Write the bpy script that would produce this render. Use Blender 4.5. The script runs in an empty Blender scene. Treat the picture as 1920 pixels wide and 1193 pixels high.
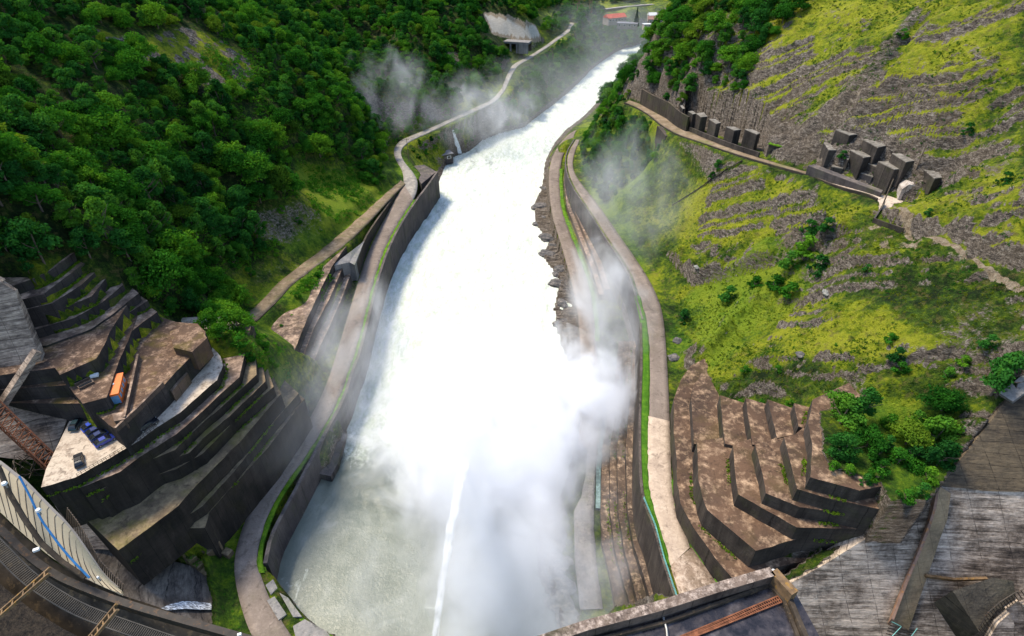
import bpy, bmesh, math, random
import numpy as np
from mathutils import Vector, Matrix

random.seed(7); rng = np.random.default_rng(7)
SC = bpy.context.scene
COL = SC.collection
CZ = 140.0            # height of the eye above the river
FOC = 1066.0
CT, ST = math.cos(math.radians(36.0)), math.sin(math.radians(36.0))

# ------------------------------------------------------------------ camera maths
def ray(px, py):
    X = px-960.0; U = 596.5-py
    return X, FOC*CT+U*ST, -FOC*ST+U*CT
def P(px, py, z):
    X, Y, Z = ray(px, py); t = (CZ-z)/-Z
    return (X*t, Y*t, z)
def T(px, py, t):
    X, Y, Z = ray(px, py)
    return (X*t, Y*t, CZ+Z*t)
def proj(x, y, z):
    dz = z-CZ
    d = y*CT - dz*ST; u = y*ST + dz*CT
    d = np.where(np.abs(d) < 1e-6, 1e-6, d)
    return 960+FOC*x/d, 596.5-FOC*u/d, d
def PL(pts):          # pixel polyline with height per vertex
    return [P(*p) for p in pts]
def PZ(pts, z):
    return [P(a, b, z) for a, b in pts]

# ------------------------------------------------------------------ noise (numpy)
def _hash(ix, iy, iz, seed):
    n = (ix*374761393 + iy*668265263 + iz*2147483647 + seed*974634777) & 0xffffffff
    n = ((n ^ (n >> 13))*1274126177) & 0xffffffff
    n = (n ^ (n >> 16)) & 0xffffffff
    return n/4294967295.0
def vnoise(x, y, z=0.0, seed=0):
    x = np.asarray(x, float); y = np.asarray(y, float); z = np.asarray(z, float)+np.zeros_like(x)
    ix = np.floor(x).astype(np.int64); iy = np.floor(y).astype(np.int64); iz = np.floor(z).astype(np.int64)
    fx = x-ix; fy = y-iy; fz = z-iz
    fx = fx*fx*(3-2*fx); fy = fy*fy*(3-2*fy); fz = fz*fz*(3-2*fz)
    def h(a, b, c): return _hash(ix+a, iy+b, iz+c, seed)
    c00 = h(0,0,0)*(1-fx)+h(1,0,0)*fx; c10 = h(0,1,0)*(1-fx)+h(1,1,0)*fx
    c01 = h(0,0,1)*(1-fx)+h(1,0,1)*fx; c11 = h(0,1,1)*(1-fx)+h(1,1,1)*fx
    a = c00*(1-fy)+c10*fy; b = c01*(1-fy)+c11*fy
    return (a*(1-fz)+b*fz)*2-1
def fbm(x, y, z=0.0, o=4, seed=0):
    r = 0; a = 1.0; s = 0
    for i in range(o):
        r = r+a*vnoise(x, y, z, seed+i*17); s += a
        x = x*2.03; y = y*2.03; z = np.asarray(z)*2.03; a *= .5
    return r/s
def sstep(a, b, v):
    t = np.clip((v-a)/(b-a), 0, 1); return t*t*(3-2*t)
def inpoly(X, Y, poly):
    r = np.zeros(np.shape(X), bool); n = len(poly); j = n-1
    for i in range(n):
        xi, yi = poly[i][0], poly[i][1]; xj, yj = poly[j][0], poly[j][1]
        if yi != yj:
            c = ((yi > Y) != (yj > Y)) & (X < (xj-xi)*(Y-yi)/(yj-yi)+xi); r ^= c
        j = i
    return r
def dline(X, Y, pts):  # distance to polyline and height there
    D = np.full(np.shape(X), 1e9); Z = np.zeros(np.shape(X))
    for a, b in zip(pts[:-1], pts[1:]):
        dx, dy = b[0]-a[0], b[1]-a[1]; L = dx*dx+dy*dy+1e-9
        t = np.clip(((X-a[0])*dx+(Y-a[1])*dy)/L, 0, 1)
        d = np.hypot(X-a[0]-t*dx, Y-a[1]-t*dy); m = d < D
        D = np.where(m, d, D); Z = np.where(m, a[2]+t*(b[2]-a[2]), Z)
    return D, Z
def resample(pts, n):
    p = np.array(pts, float); s = np.r_[0, np.cumsum(np.linalg.norm(np.diff(p, axis=0), axis=1))]
    q = np.linspace(0, s[-1], n)
    return np.stack([np.interp(q, s, p[:, k]) for k in range(3)], 1)
def smooth(pts, it=2):  # Chaikin corner cutting
    p = [tuple(map(float, a)) for a in pts]
    for _ in range(it):
        q = [p[0]]
        for a, b in zip(p[:-1], p[1:]):
            q.append(tuple(.75*a[k]+.25*b[k] for k in range(3))); q.append(tuple(.25*a[k]+.75*b[k] for k in range(3)))
        q.append(p[-1]); p = q
    return p

# ------------------------------------------------------------------ objects
def link(o): COL.objects.link(o); return o
def tag(o, label=None, cat=None, group=None, kind=None):
    if label: o['label'] = label
    if cat: o['category'] = cat
    if group: o['group'] = group
    if kind: o['kind'] = kind
    return o
def empty(name, loc, rz=0.0, label=None, cat=None, group=None):
    o = bpy.data.objects.new(name, None); link(o); o.location = loc; o.rotation_euler = (0, 0, rz)
    o.empty_display_size = .5
    return tag(o, label, cat, group)
def mesh_np(name, V, F, m=None, parent=None, sm=False):
    me = bpy.data.meshes.new(name)
    V = np.asarray(V, np.float32); F = np.asarray(F, np.int32); k = F.shape[1]
    me.vertices.add(len(V)); me.vertices.foreach_set('co', V.ravel())
    me.loops.add(F.size); me.loops.foreach_set('vertex_index', F.ravel())
    me.polygons.add(len(F)); me.polygons.foreach_set('loop_start', np.arange(0, F.size, k, dtype=np.int32))
    me.polygons.foreach_set('loop_total', np.full(len(F), k, np.int32))
    if sm: me.polygons.foreach_set('use_smooth', np.ones(len(F), bool))
    me.update(calc_edges=True); me.validate()
    if m: me.materials.append(m)
    o = bpy.data.objects.new(name, me); link(o)
    if parent: o.parent = parent
    return o
class MB:
    """collects shapes and links them as ONE mesh"""
    def __init__(s): s.v = []; s.f = []; s.mi = []
    def add(s, vs, fs, mi=0):
        b = len(s.v); s.v += [tuple(map(float, a)) for a in vs]
        for f in fs: s.f.append([i+b for i in f]); s.mi.append(mi)
        return s
    def prism(s, top, bot, mi_top=0, mi_side=0):
        """top: list of xyz; bot: height below each (float) or list of xyz"""
        n = len(top)
        ar = sum(top[i][0]*top[(i+1) % n][1]-top[(i+1) % n][0]*top[i][1] for i in range(n))
        if ar < 0:
            top = top[::-1]
            if not isinstance(bot, (int, float)): bot = bot[::-1]
        bo = [(a[0], a[1], bot) for a in top] if isinstance(bot, (int, float)) else bot
        b = len(s.v); s.v += [tuple(map(float, a)) for a in list(top)+list(bo)]
        s.f.append([b+i for i in range(n)]); s.mi.append(mi_top)
        s.f.append([b+n+i for i in range(n-1, -1, -1)]); s.mi.append(mi_side)
        for i in range(n):
            j = (i+1) % n; s.f.append([b+i, b+n+i, b+n+j, b+j]); s.mi.append(mi_side)
        return s
    def box(s, c, d, rz=0.0, mi=0, M=None):
        hx, hy, hz = d[0]/2, d[1]/2, d[2]/2
        vs = [(x, y, z) for z in (-hz, hz) for y in (-hy, hy) for x in (-hx, hx)]
        R = Matrix.Rotation(rz, 3, 'Z') if M is None else M
        vs = [tuple(R @ Vector(v)+Vector(c)) for v in vs]
        return s.add(vs, [(0,2,3,1),(4,5,7,6),(0,1,5,4),(2,6,7,3),(0,4,6,2),(1,3,7,5)], mi)
    def bar(s, a, b, w, h=None, mi=0):
        a = Vector(a); b = Vector(b); d = b-a
        if d.length < 1e-5: return s
        q = d.to_track_quat('X', 'Z').to_matrix()
        return s.box((a+b)/2, (d.length, w, h or w), M=q, mi=mi)
    def tube(s, pts, r, n=8, mi=0, r1=None):
        P_ = [Vector(p) for p in pts]; N = len(P_); b = len(s.v)
        for i, p in enumerate(P_):
            d = (P_[min(i+1, N-1)]-P_[max(i-1, 0)]).normalized()
            u = d.orthogonal().normalized() if abs(d.z) > .95 else d.cross(Vector((0,0,1))).normalized()
            w = d.cross(u); rr = r+((r1-r)*i/(N-1) if r1 is not None else 0)
            for k in range(n):
                a = 2*math.pi*k/n; s.v.append(tuple(p+u*rr*math.cos(a)+w*rr*math.sin(a)))
        for i in range(N-1):
            for k in range(n):
                k2 = (k+1) % n; s.f.append([b+i*n+k, b+i*n+k2, b+(i+1)*n+k2, b+(i+1)*n+k]); s.mi.append(mi)
        s.f.append([b+k for k in range(n-1, -1, -1)]); s.mi.append(mi)
        s.f.append([b+(N-1)*n+k for k in range(n)]); s.mi.append(mi)
        return s
    def sweep(s, pts, th, h, mi=0, side=0.0, down=None):
        """wall of thickness th and height h hung below/over a polyline (pts = top centre line)"""
        p = [Vector(a) for a in pts]; N = len(p); b = len(s.v)
        for i in range(N):
            d = p[min(i+1, N-1)]-p[max(i-1, 0)]; d.z = 0; d.normalize(); n = Vector((-d.y, d.x, 0))
            hh = h[i] if isinstance(h, (list, tuple)) else h
            l = p[i]+n*(th/2+side); r = p[i]-n*(th/2-side)
            s.v += [tuple(l), tuple(r), (r.x, r.y, r.z-hh), (l.x, l.y, l.z-hh)]
        for i in range(N-1):
            for k in range(4):
                k2 = (k+1) % 4; s.f.append([b+i*4+k2, b+i*4+k, b+(i+1)*4+k, b+(i+1)*4+k2]); s.mi.append(mi)
        s.f.append([b, b+1, b+2, b+3]); s.mi.append(mi)
        e = b+(N-1)*4; s.f.append([e+3, e+2, e+1, e]); s.mi.append(mi)
        return s
    def build(s, name, mats, parent=None, bevel=0.0, sm=False, origin=None):
        me = bpy.data.meshes.new(name); me.from_pydata(s.v, [], s.f)
        if not isinstance(mats, (list, tuple)): mats = [mats]
        for m in mats: me.materials.append(m)
        if len(mats) > 1: me.polygons.foreach_set('material_index', s.mi)
        bm = bmesh.new(); bm.from_mesh(me); bmesh.ops.recalc_face_normals(bm, faces=bm.faces[:])
        bm.to_mesh(me); bm.free()
        if sm: me.polygons.foreach_set('use_smooth', [True]*len(me.polygons))
        o = bpy.data.objects.new(name, me); link(o)
        if parent:
            o.parent = parent
            o.matrix_parent_inverse = Matrix.Translation(-Vector(parent.location)) if parent.rotation_euler.z == 0 else Matrix.Identity(4)
        if bevel:
            md = o.modifiers.new('bevel', 'BEVEL'); md.width = bevel; md.segments = 1; md.limit_method = 'ANGLE'
        return o
# parts of an un-rotated thing are modelled in world space; parts of a rotated thing in the thing's own space

# ------------------------------------------------------------------ materials
class NB:
    def __init__(s, name):
        s.m = bpy.data.materials.new(name); s.m.use_nodes = True; s.t = s.m.node_tree
        s.t.nodes.clear(); s.out = s.n('ShaderNodeOutputMaterial'); s._pos = None
    def n(s, ty, **kw):
        n = s.t.nodes.new(ty)
        for k, v in kw.items(): setattr(n, k, v)
        return n
    def l(s, a, b): s.t.links.new(a, b)
    def set(s, n, **kw):
        for k, v in kw.items():
            i = n.inputs[k.replace('_', ' ')]
            if hasattr(v, 'is_linked') or isinstance(v, bpy.types.NodeSocket): s.l(v, i)
            else: i.default_value = v
    def pos(s):
        if s._pos is None: s._pos = s.n('ShaderNodeNewGeometry')
        return s._pos.outputs['Position']
    def obj(s): return s.n('ShaderNodeTexCoord').outputs['Object']
    def map(s, v, sc=(1,1,1), rot=(0,0,0), loc=(0,0,0)):
        m = s.n('ShaderNodeMapping'); s.l(v, m.inputs['Vector'])
        m.inputs['Scale'].default_value = sc; m.inputs['Rotation'].default_value = rot; m.inputs['Location'].default_value = loc
        return m.outputs['Vector']
    def noise(s, v, scale, detail=4, rough=.55, dist=0.0):
        n = s.n('ShaderNodeTexNoise'); s.l(v, n.inputs['Vector'])
        n.inputs['Scale'].default_value = scale; n.inputs['Detail'].default_value = detail
        n.inputs['Roughness'].default_value = rough; n.inputs['Distortion'].default_value = dist
        return n.outputs['Fac']
    def vor(s, v, scale, feat='F1'):
        n = s.n('ShaderNodeTexVoronoi', feature=feat); s.l(v, n.inputs['Vector']); n.inputs['Scale'].default_value = scale
        return n.outputs['Distance']
    def ramp(s, f, stops, inter='LINEAR'):
        r = s.n('ShaderNodeValToRGB'); s.l(f, r.inputs['Fac']); e = r.color_ramp; e.interpolation = inter
        while len(e.elements) < len(stops): e.elements.new(.5)
        for el, (p, c) in zip(e.elements, stops):
            el.position = p; el.color = (*c, 1) if isinstance(c, tuple) else (c, c, c, 1)
        return r.outputs['Color']
    def math(s, op, a, b=0.0, c=None, clamp=False):
        m = s.n('ShaderNodeMath', operation=op, use_clamp=clamp)
        for i, v in enumerate((a, b, c)):
            if v is None: continue
            if isinstance(v, bpy.types.NodeSocket): s.l(v, m.inputs[i])
            else: m.inputs[i].default_value = v
        return m.outputs[0]
    def mix(s, f, a, b, bl='MIX'):
        m = s.n('ShaderNodeMix', data_type='RGBA', blend_type=bl)
        for i, v in ((0, f), (6, a), (7, b)):
            if isinstance(v, bpy.types.NodeSocket): s.l(v, m.inputs[i])
            elif i == 0: m.inputs[0].default_value = v
            else: m.inputs[i].default_value = (*v, 1)
        return m.outputs[2]
    def sepn(s):
        g = s._pos or s.n('ShaderNodeNewGeometry'); s._pos = g
        x = s.n('ShaderNodeSeparateXYZ'); s.l(g.outputs['True Normal'], x.inputs[0]); return x.outputs
    def bump(s, h, st=.5, d=.3):
        b = s.n('ShaderNodeBump'); s.l(h, b.inputs['Height']); b.inputs['Strength'].default_value = st
        b.inputs['Distance'].default_value = d; return b.outputs['Normal']
    def bsdf(s, col, rough=.85, normal=None, spec=.3, metal=0.0, **kw):
        b = s.n('ShaderNodeBsdfPrincipled')
        for k, v in (('Base Color', col), ('Roughness', rough), ('Specular IOR Level', spec), ('Metallic', metal)):
            if isinstance(v, bpy.types.NodeSocket): s.l(v, b.inputs[k])
            elif k == 'Base Color': b.inputs[k].default_value = (*v, 1)
            else: b.inputs[k].default_value = v
        if normal is not None: s.l(normal, b.inputs['Normal'])
        for k, v in kw.items(): b.inputs[k].default_value = v
        s.l(b.outputs[0], s.out.inputs['Surface']); return b

def concrete(name, pale, mid, dark, moss=0.25, streak=.8, lines=0.0, blot=.06, mosscol=(.07, .085, .015), th=.5):
    """weathered concrete: blotches, flaked pale patches, run-off streaks on the faces, moss, pour joints"""
    b = NB(name); p = b.pos()
    n1 = b.noise(p, blot, 6, .62, .3); n2 = b.noise(p, blot*4.3, 5, .6); n3 = b.noise(p, 2.2, 4, .6)
    st = b.noise(b.map(p, (.55, .55, .07)), 1.0, 7, .7, .5); stm = b.noise(p, .16, 3, .5)
    nz = b.sepn()['Z']
    up = b.math('MULTIPLY_ADD', nz, 2.2, -.7, clamp=True)
    base = b.mix(b.ramp(n1, [(.36, 0.0), (.62, 1.0)]), dark, mid)
    n4 = b.noise(p, blot*13, 5, .7)
    fl_ = b.math('ADD', b.math('MULTIPLY', n2, .55), b.math('MULTIPLY', n4, .45))
    base = b.mix(b.math('MULTIPLY', b.ramp(fl_, [(th-.06, 0.0), (th+.02, .35), (th+.1, .9)]), up), base, pale)
    base = b.mix(b.math('MULTIPLY', b.ramp(b.noise(p, blot*7, 6, .7, .8), [(.34, .75), (.46, 0.0)]), up), base, tuple(c*.55 for c in dark))
    sk = b.math('MULTIPLY', b.math('MULTIPLY', b.ramp(st, [(.36, 1.0), (.66, 0.0)]), b.ramp(stm, [(.35, .35), (.65, 1.0)])), b.math('SUBTRACT', 1.0, up))
    base = b.mix(b.math('MULTIPLY', sk, streak), base, tuple(c*.38 for c in dark))
    jz = b.n('ShaderNodeSeparateXYZ'); b.l(p, jz.inputs[0]); jw = b.math('MULTIPLY', b.noise(p, .4, 3), .12)
    jv = b.math('LESS_THAN', b.math('FRACT', b.math('ADD', b.math('MULTIPLY', b.math('ADD', b.math('MULTIPLY', jz.outputs['X'], .8), b.math('MULTIPLY', jz.outputs['Y'], .6)), 1/3.4), jw)), .035)
    jh = b.math('LESS_THAN', b.math('FRACT', b.math('ADD', b.math('MULTIPLY', jz.outputs['Z'], 1/1.15), jw)), .07)
    jj = b.math('MULTIPLY', b.math('MULTIPLY', b.math('MAXIMUM', jv, b.math('MULTIPLY', jh, .6)), b.math('SUBTRACT', 1.0, up)), b.ramp(n3, [(.35, .2), (.6, .9)]))
    base = b.mix(jj, base, tuple(c*.3 for c in dark))
    lime = b.math('MULTIPLY', b.ramp(b.noise(b.map(p, (.35, .35, .05)), 1.0, 7, .72, .2), [(.60, 0.0), (.70, .55)]), b.math('SUBTRACT', 1.0, up))
    base = b.mix(lime, base, tuple(min(.5, c*1.5) for c in mid))
    ms = b.math('MULTIPLY', b.ramp(b.noise(p, .11, 6, .65), [(.52, 0.0), (.66, 1.0)]), moss*2, clamp=True)
    base = b.mix(ms, base, mosscol)
    base = b.mix(.5, base, b.ramp(n3, [(.2, .45), (.8, 1.0)]), 'MULTIPLY')
    h = b.math('ADD', b.math('MULTIPLY', n3, .5), b.math('MULTIPLY', n2, .8))
    if lines:
        z = b.n('ShaderNodeSeparateXYZ'); b.l(p, z.inputs[0])
        w = b.math('FRACT', b.math('MULTIPLY_ADD', b.noise(p, .3, 2), .04, b.math('MULTIPLY', z.outputs['Z'], 1/lines)))
        ln = b.math('LESS_THAN', w, .1)
        base = b.mix(b.math('MULTIPLY', ln, .75), base, tuple(c*.3 for c in dark))
        h = b.math('SUBTRACT', h, b.math('MULTIPLY', ln, .5))
    b.bsdf(base, .9, b.bump(h, .7, .25), .2)
    return b.m
def plain(name, col, rough=.6, metal=0.0, var=.25, scale=1.5, spec=.4, rust=None, rust_t=.55):
    b = NB(name); p = b.pos(); n = b.noise(p, scale, 5, .6)
    c = b.mix(b.ramp(n, [(.3, 0.0), (.7, 1.0)]), tuple(x*(1-var) for x in col), tuple(min(1, x*(1+var)) for x in col))
    if rust: c = b.mix(b.ramp(b.noise(p, scale*1.7, 6, .65), [(rust_t, 0.0), (rust_t+.08, 1.0)]), c, rust)
    b.bsdf(c, rough, b.bump(n, .3, .03), spec, metal); return b.m

M = {}
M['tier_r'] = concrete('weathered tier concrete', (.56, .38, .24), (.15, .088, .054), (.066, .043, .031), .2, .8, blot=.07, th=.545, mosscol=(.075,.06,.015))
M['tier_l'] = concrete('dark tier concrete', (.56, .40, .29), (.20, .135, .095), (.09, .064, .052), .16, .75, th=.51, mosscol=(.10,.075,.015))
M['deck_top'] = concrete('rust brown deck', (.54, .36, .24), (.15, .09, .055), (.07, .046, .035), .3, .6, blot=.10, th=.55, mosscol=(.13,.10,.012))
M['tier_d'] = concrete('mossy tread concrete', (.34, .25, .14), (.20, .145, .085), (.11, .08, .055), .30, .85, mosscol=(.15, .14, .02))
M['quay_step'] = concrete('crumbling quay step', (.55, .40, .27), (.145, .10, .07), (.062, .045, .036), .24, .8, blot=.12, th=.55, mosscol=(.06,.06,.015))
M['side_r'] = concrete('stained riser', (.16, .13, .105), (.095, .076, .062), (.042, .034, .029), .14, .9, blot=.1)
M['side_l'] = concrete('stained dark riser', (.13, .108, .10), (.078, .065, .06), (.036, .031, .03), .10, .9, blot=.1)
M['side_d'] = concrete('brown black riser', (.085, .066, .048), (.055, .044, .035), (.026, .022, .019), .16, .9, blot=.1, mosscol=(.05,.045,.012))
M['wall_dark'] = concrete('dark wall concrete', (.16, .125, .09), (.085, .068, .052), (.04, .034, .028), .2, .85)
M['lot'] = concrete('parking concrete', (.66, .55, .43), (.44, .34, .26), (.22, .16, .12), .06, .3, blot=.09, th=.42)
M['road'] = concrete('road concrete', (.36, .29, .235), (.27, .215, .175), (.19, .15, .12), .06, .3, blot=.05, th=.56)
M['road_brown'] = concrete('earth road', (.33, .25, .17), (.25, .18, .11), (.16, .12, .07), .25, .3, mosscol=(.10, .13, .02))
M['road_pale'] = concrete('dry pale road concrete', (.62, .49, .37), (.53, .41, .305), (.40, .305, .23), .02, .2, blot=.08)
M['road_wet'] = concrete('worn ramp concrete', (.60, .47, .36), (.33, .235, .165), (.19, .135, .09), .06, .2, blot=.12)
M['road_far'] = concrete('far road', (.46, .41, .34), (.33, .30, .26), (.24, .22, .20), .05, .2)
M['slab'] = concrete('river slab concrete', (.34, .31, .28), (.27, .255, .24), (.19, .185, .18), .12, .3, blot=.12, mosscol=(.12,.17,.02))
M['quay'] = concrete('quay wall', (.22, .18, .15), (.135, .115, .105), (.065, .058, .06), .15, .85)

def dam_mat(name, pale, mid, dark):
    b = NB(name); p = b.pos(); z = b.n('ShaderNodeSeparateXYZ')
    pw = b.n('ShaderNodeVectorMath', operation='ADD'); b.l(p, pw.inputs[0]); nv = b.n('ShaderNodeTexNoise'); b.l(p, nv.inputs['Vector']); nv.inputs['Scale'].default_value = .25
    sc = b.n('ShaderNodeVectorMath', operation='SCALE'); b.l(nv.outputs['Color'], sc.inputs[0]); sc.inputs['Scale'].default_value = .5; b.l(sc.outputs[0], pw.inputs[1]); b.l(pw.outputs[0], z.inputs[0])
    n1 = b.noise(b.map(p, (.07, .07, 1.0)), 1.0, 9, .76, .15); n2 = b.noise(p, .09, 5, .65); n3 = b.noise(b.map(p, (.5, .5, 3.6)), 1.0, 5, .7, .2); n5 = b.noise(p, 1.1, 6, .7)
    vd = b.noise(b.map(p, (.9, .9, .05)), 1.0, 6, .7)
    f = b.math('ADD', b.math('ADD', b.math('MULTIPLY', n1, .5), b.math('MULTIPLY', n2, .4)), b.math('MULTIPLY', n5, .18))
    c = b.ramp(f, [(.43, dark), (.495, mid), (.55, tuple((x+y)/2 for x, y in zip(mid, pale))), (.60, pale)])
    c = b.mix(b.ramp(vd, [(.30, .45), (.42, 0.0)]), c, tuple(x*.6 for x in dark))
    brk = b.ramp(n5, [(.40, 0.0), (.58, 1.0)])
    ln = b.math('LESS_THAN', b.math('FRACT', b.math('MULTIPLY', z.outputs['Z'], 1/1.9)), .06)
    lj = b.math('LESS_THAN', b.math('FRACT', b.math('MULTIPLY', b.math('ADD', z.outputs['X'], b.math('MULTIPLY', z.outputs['Y'], .55)), 1/5.6)), .03)
    j = b.math('MULTIPLY', b.math('MAXIMUM', b.math('MULTIPLY', ln, .8), b.math('MULTIPLY', lj, .7)), brk)
    c = b.mix(j, c, tuple(x*.4 for x in dark))
    c = b.mix(.75, c, b.ramp(n3, [(.3, .25), (.68, 1.0)]), 'MULTIPLY')
    h = b.math('SUBTRACT', b.math('ADD', b.math('ADD', n3, n1), n5), b.math('MULTIPLY', j, .8))
    b.bsdf(c, .85, b.bump(h, .6, .16), .25); return b.m
M['dam'] = dam_mat('dam concrete', (.78, .63, .49), (.21, .16, .12), (.05, .039, .031))
M['dam_left'] = dam_mat('left abutment concrete', (.60, .47, .36), (.22, .165, .13), (.055, .043, .036))
M['dam_dark'] = dam_mat('dark dam concrete', (.22, .185, .15), (.105, .086, .072), (.045, .038, .034))
M['dam_brown'] = dam_mat('brown abutment wall', (.19, .14, .085), (.105, .08, .055), (.045, .036, .029))

def grass_mat(name, a, b_, c, sc=.5):
    b = NB(name); p = b.pos(); n = b.noise(p, sc, 6, .65); n2 = b.noise(p, sc*7, 4, .7)
    col = b.ramp(b.math('ADD', b.math('MULTIPLY', n, .6), b.math('MULTIPLY', n2, .4)), [(.34, a), (.5, b_), (.64, c)])
    b.bsdf(col, .9, b.bump(n2, .9, .4), .1); return b.m
M['grass'] = grass_mat('lush grass', (.03, .07, .008), (.09, .20, .012), (.20, .32, .02))
M['verge'] = grass_mat('bright verge grass', (.035, .085, .008), (.065, .175, .012), (.13, .24, .02))

def leaf_mat(name, c0, c1, c2):
    b = NB(name); p = b.pos()
    r = b.n('ShaderNodeObjectInfo').outputs['Random']
    n = b.noise(p, .33, 3, .6); n2 = b.noise(p, 1.7, 3, .6)
    f = b.math('ADD', b.math('ADD', b.math('MULTIPLY', n, .6), b.math('MULTIPLY', n2, .45)), b.math('MULTIPLY_ADD', r, .42, -.18))
    c = b.ramp(f, [(.30, c0), (.55, c1), (.82, c2)])
    d = b.n('ShaderNodeBsdfDiffuse'); b.l(c, d.inputs['Color'])
    t = b.n('ShaderNodeBsdfTranslucent'); b.l(b.mix(1.0, c, (1.0, 1.0, .45), 'MULTIPLY'), t.inputs['Color'])
    s = b.n('ShaderNodeMixShader'); s.inputs[0].default_value = .38; b.l(d.outputs[0], s.inputs[1]); b.l(t.outputs[0], s.inputs[2])
    b.l(s.outputs[0], b.out.inputs['Surface']); return b.m
M['leaf'] = leaf_mat('deep green leaves', (.012, .060, .014), (.036, .150, .024), (.105, .25, .022))
M['leaf_b'] = leaf_mat('fresh green leaves', (.014, .075, .010), (.045, .175, .016), (.13, .28, .02))
M['leaf_o'] = leaf_mat('olive leaves', (.026, .070, .010), (.07, .155, .014), (.15, .24, .02))
M['leaf_y'] = leaf_mat('yellow green herbs', (.08, .12, .008), (.21, .26, .012), (.36, .40, .02))
M['conifer'] = leaf_mat('conifer needles', (.006, .025, .012), (.012, .045, .018), (.02, .06, .02))
M['bark'] = plain('bark', (.10, .075, .055), .9)
M['rock'] = None
def rock_mat(name, a, b_, c):
    b = NB(name); p = b.pos()
    s = b.noise(b.map(p, (.5, .9, 1.6), (.9, .2, .4)), 1.0, 7, .68, .4); n2 = b.noise(p, 3.0, 4, .6)
    col = b.ramp(s, [(.32, a), (.5, b_), (.68, c)])
    b.bsdf(col, .85, b.bump(b.math('ADD', s, b.math('MULTIPLY', n2, .3)), 1.0, .5), .3); return b.m
M['rock'] = rock_mat('river rock', (.03, .03, .035), (.10, .095, .09), (.26, .22, .19))
M['rock_wet'] = rock_mat('wet river ledge', (.10, .105, .10), (.22, .22, .20), (.38, .34, .28))
M['rust'] = plain('rusty steel', (.20, .075, .035), .85, .2, .45, 2.0)
M['rust_beam'] = plain('rust streaked beam', (.16, .10, .05), .8, .1, .5, 1.2, rust=(.28, .15, .03))
M['dark_steel'] = plain('dark steel', (.035, .028, .022), .6, .3, .4, 1.5, rust=(.09, .05, .025))
M['black_conc'] = plain('sooty concrete', (.055, .042, .030), .85, 0, .5, .8, .2, rust=(.12, .085, .05))
M['teal'] = plain('teal paint', (.16, .42, .38), .5, 0, .25, .8)
M['steel'] = plain('galvanised steel', (.32, .32, .31), .5, .5, .2)
M['white'] = plain('white paint', (.62, .62, .60), .5, 0, .06)
M['glass'] = plain('dark glass', (.015, .018, .022), .12, 0, .2, 1, .6)
M['rubber'] = plain('tyre rubber', (.02, .02, .02), .8, 0, .2)
M['orange'] = plain('orange cabin paint', (.75, .17, .03), .55, 0, .2, .8)
M['blue_p'] = plain('blue panel', (.12, .27, .45), .5, 0, .2)
M['red_roof'] = plain('red roof tiles', (.45, .10, .06), .8, 0, .3, .4)
M['brown_roof'] = plain('brown roof sheets', (.26, .13, .10), .8, 0, .3, .4)
M['grey_roof'] = plain('grey roof felt', (.16, .16, .17), .8, 0, .25, .3)
M['plaster'] = plain('plaster', (.30, .26, .22), .9, 0, .15, .4)
M['wood'] = plain('weathered wood', (.16, .115, .08), .85, 0, .35, 1.0)
M['tarp'] = plain('blue pipe', (.03, .16, .36), .4, 0, .2, .8)
M['cream'] = plain('cream roof sheet', (.46, .37, .235), .6, 0, .12, .35, .3)

# ================================================================== polylines of the place
ROAD_R_L = PL([(1276,1121,24),(1258,1065,24),(1240,997,24),(1223,947,24),(1214,899,24),(1215,840,24),(1217,760,24),(1218,680,24),(1214,607,24),(1199,555,24),(1184,509,24),(1142,449,24),(1108,396,24),(1074,347,23.5),(1063,313,22.5),(1065,287,21.5),(1080,262,20)])
ROAD_R_R = PL([(1375,1121,24),(1328,1065,24),(1282,997,24),(1264,947,24),(1259,899,24),(1257,840,24),(1255,760,24),(1251,680,24),(1244,588,24),(1229,547,24),(1206,505,24),(1161,441,24),(1120,381,24),(1082,335,23.5),(1073,312,22.5),(1077,287,21.5),(1087,262,20)])
PATH_L = PL([(1088,1143,2.4),(1078,1053,2.5),(1076,958,2.6),(1084,840,3),(1090,740,3.5),(1088,640,4.5),(1084,585,5),(1071,524,6.5),(1052,456,8),(1035,404,10),(1029,355,12),(1029,313,14),(1042,279,16),(1063,253,18),(1080,244,19)])
PATH_R = PL([(1131,1142,2.4),(1119,1065,2.5),(1113,988,2.6),(1119,840,3),(1124,740,3.5),(1118,640,4.5),(1112,562,5),(1097,509,6.5),(1074,449,8),(1054,396,10),(1050,355,12),(1050,317,14),(1056,287,16),(1078,257,18),(1090,247,19)])
ROAD_L_L = PL([(500,1230,9),(470,1193,9),(446,1120,9),(437,1060,9),(447,1010,9),(470,950,9.2),(505,895,9.5),(545,840,10),(590,770,10.5),(615,715,11),(632,660,11.5),(650,600,12),(668,540,12.8),(685,485,13.5),(705,440,14.2),(735,385,15.2),(757,345,16),(755,320,16.5),(740,300,17),(733,280,17.5),(745,262,18.5),(790,245,20),(850,218,21),(920,185,22.5),(938,165,23.5),(947,138,24.5),(957,120,25.5),(990,104,27),(1020,85,29),(1060,55,31.5),(1066,42,33)])
ROAD_L_R = PL([(580,1230,9),(545,1193,9),(508,1130,9),(487,1075,9),(480,1045,9),(490,1000,9),(517,935,9.2),(550,888,9.5),(597,820,10),(638,745,10.5),(652,700,11),(668,660,11.5),(685,590,12),(700,530,12.8),(718,475,13.5),(742,425,14.2),(775,375,15.2),(788,345,16),(778,325,16.5),(757,303,17),(750,285,17.5),(760,270,18.5),(800,254,20),(858,226,21),(930,196,22.5),(950,172,23.5),(962,145,24.5),(975,124,25.5),(1003,107,27),(1032,88,29),(1075,58,31.5),(1080,44,33)])
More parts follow.
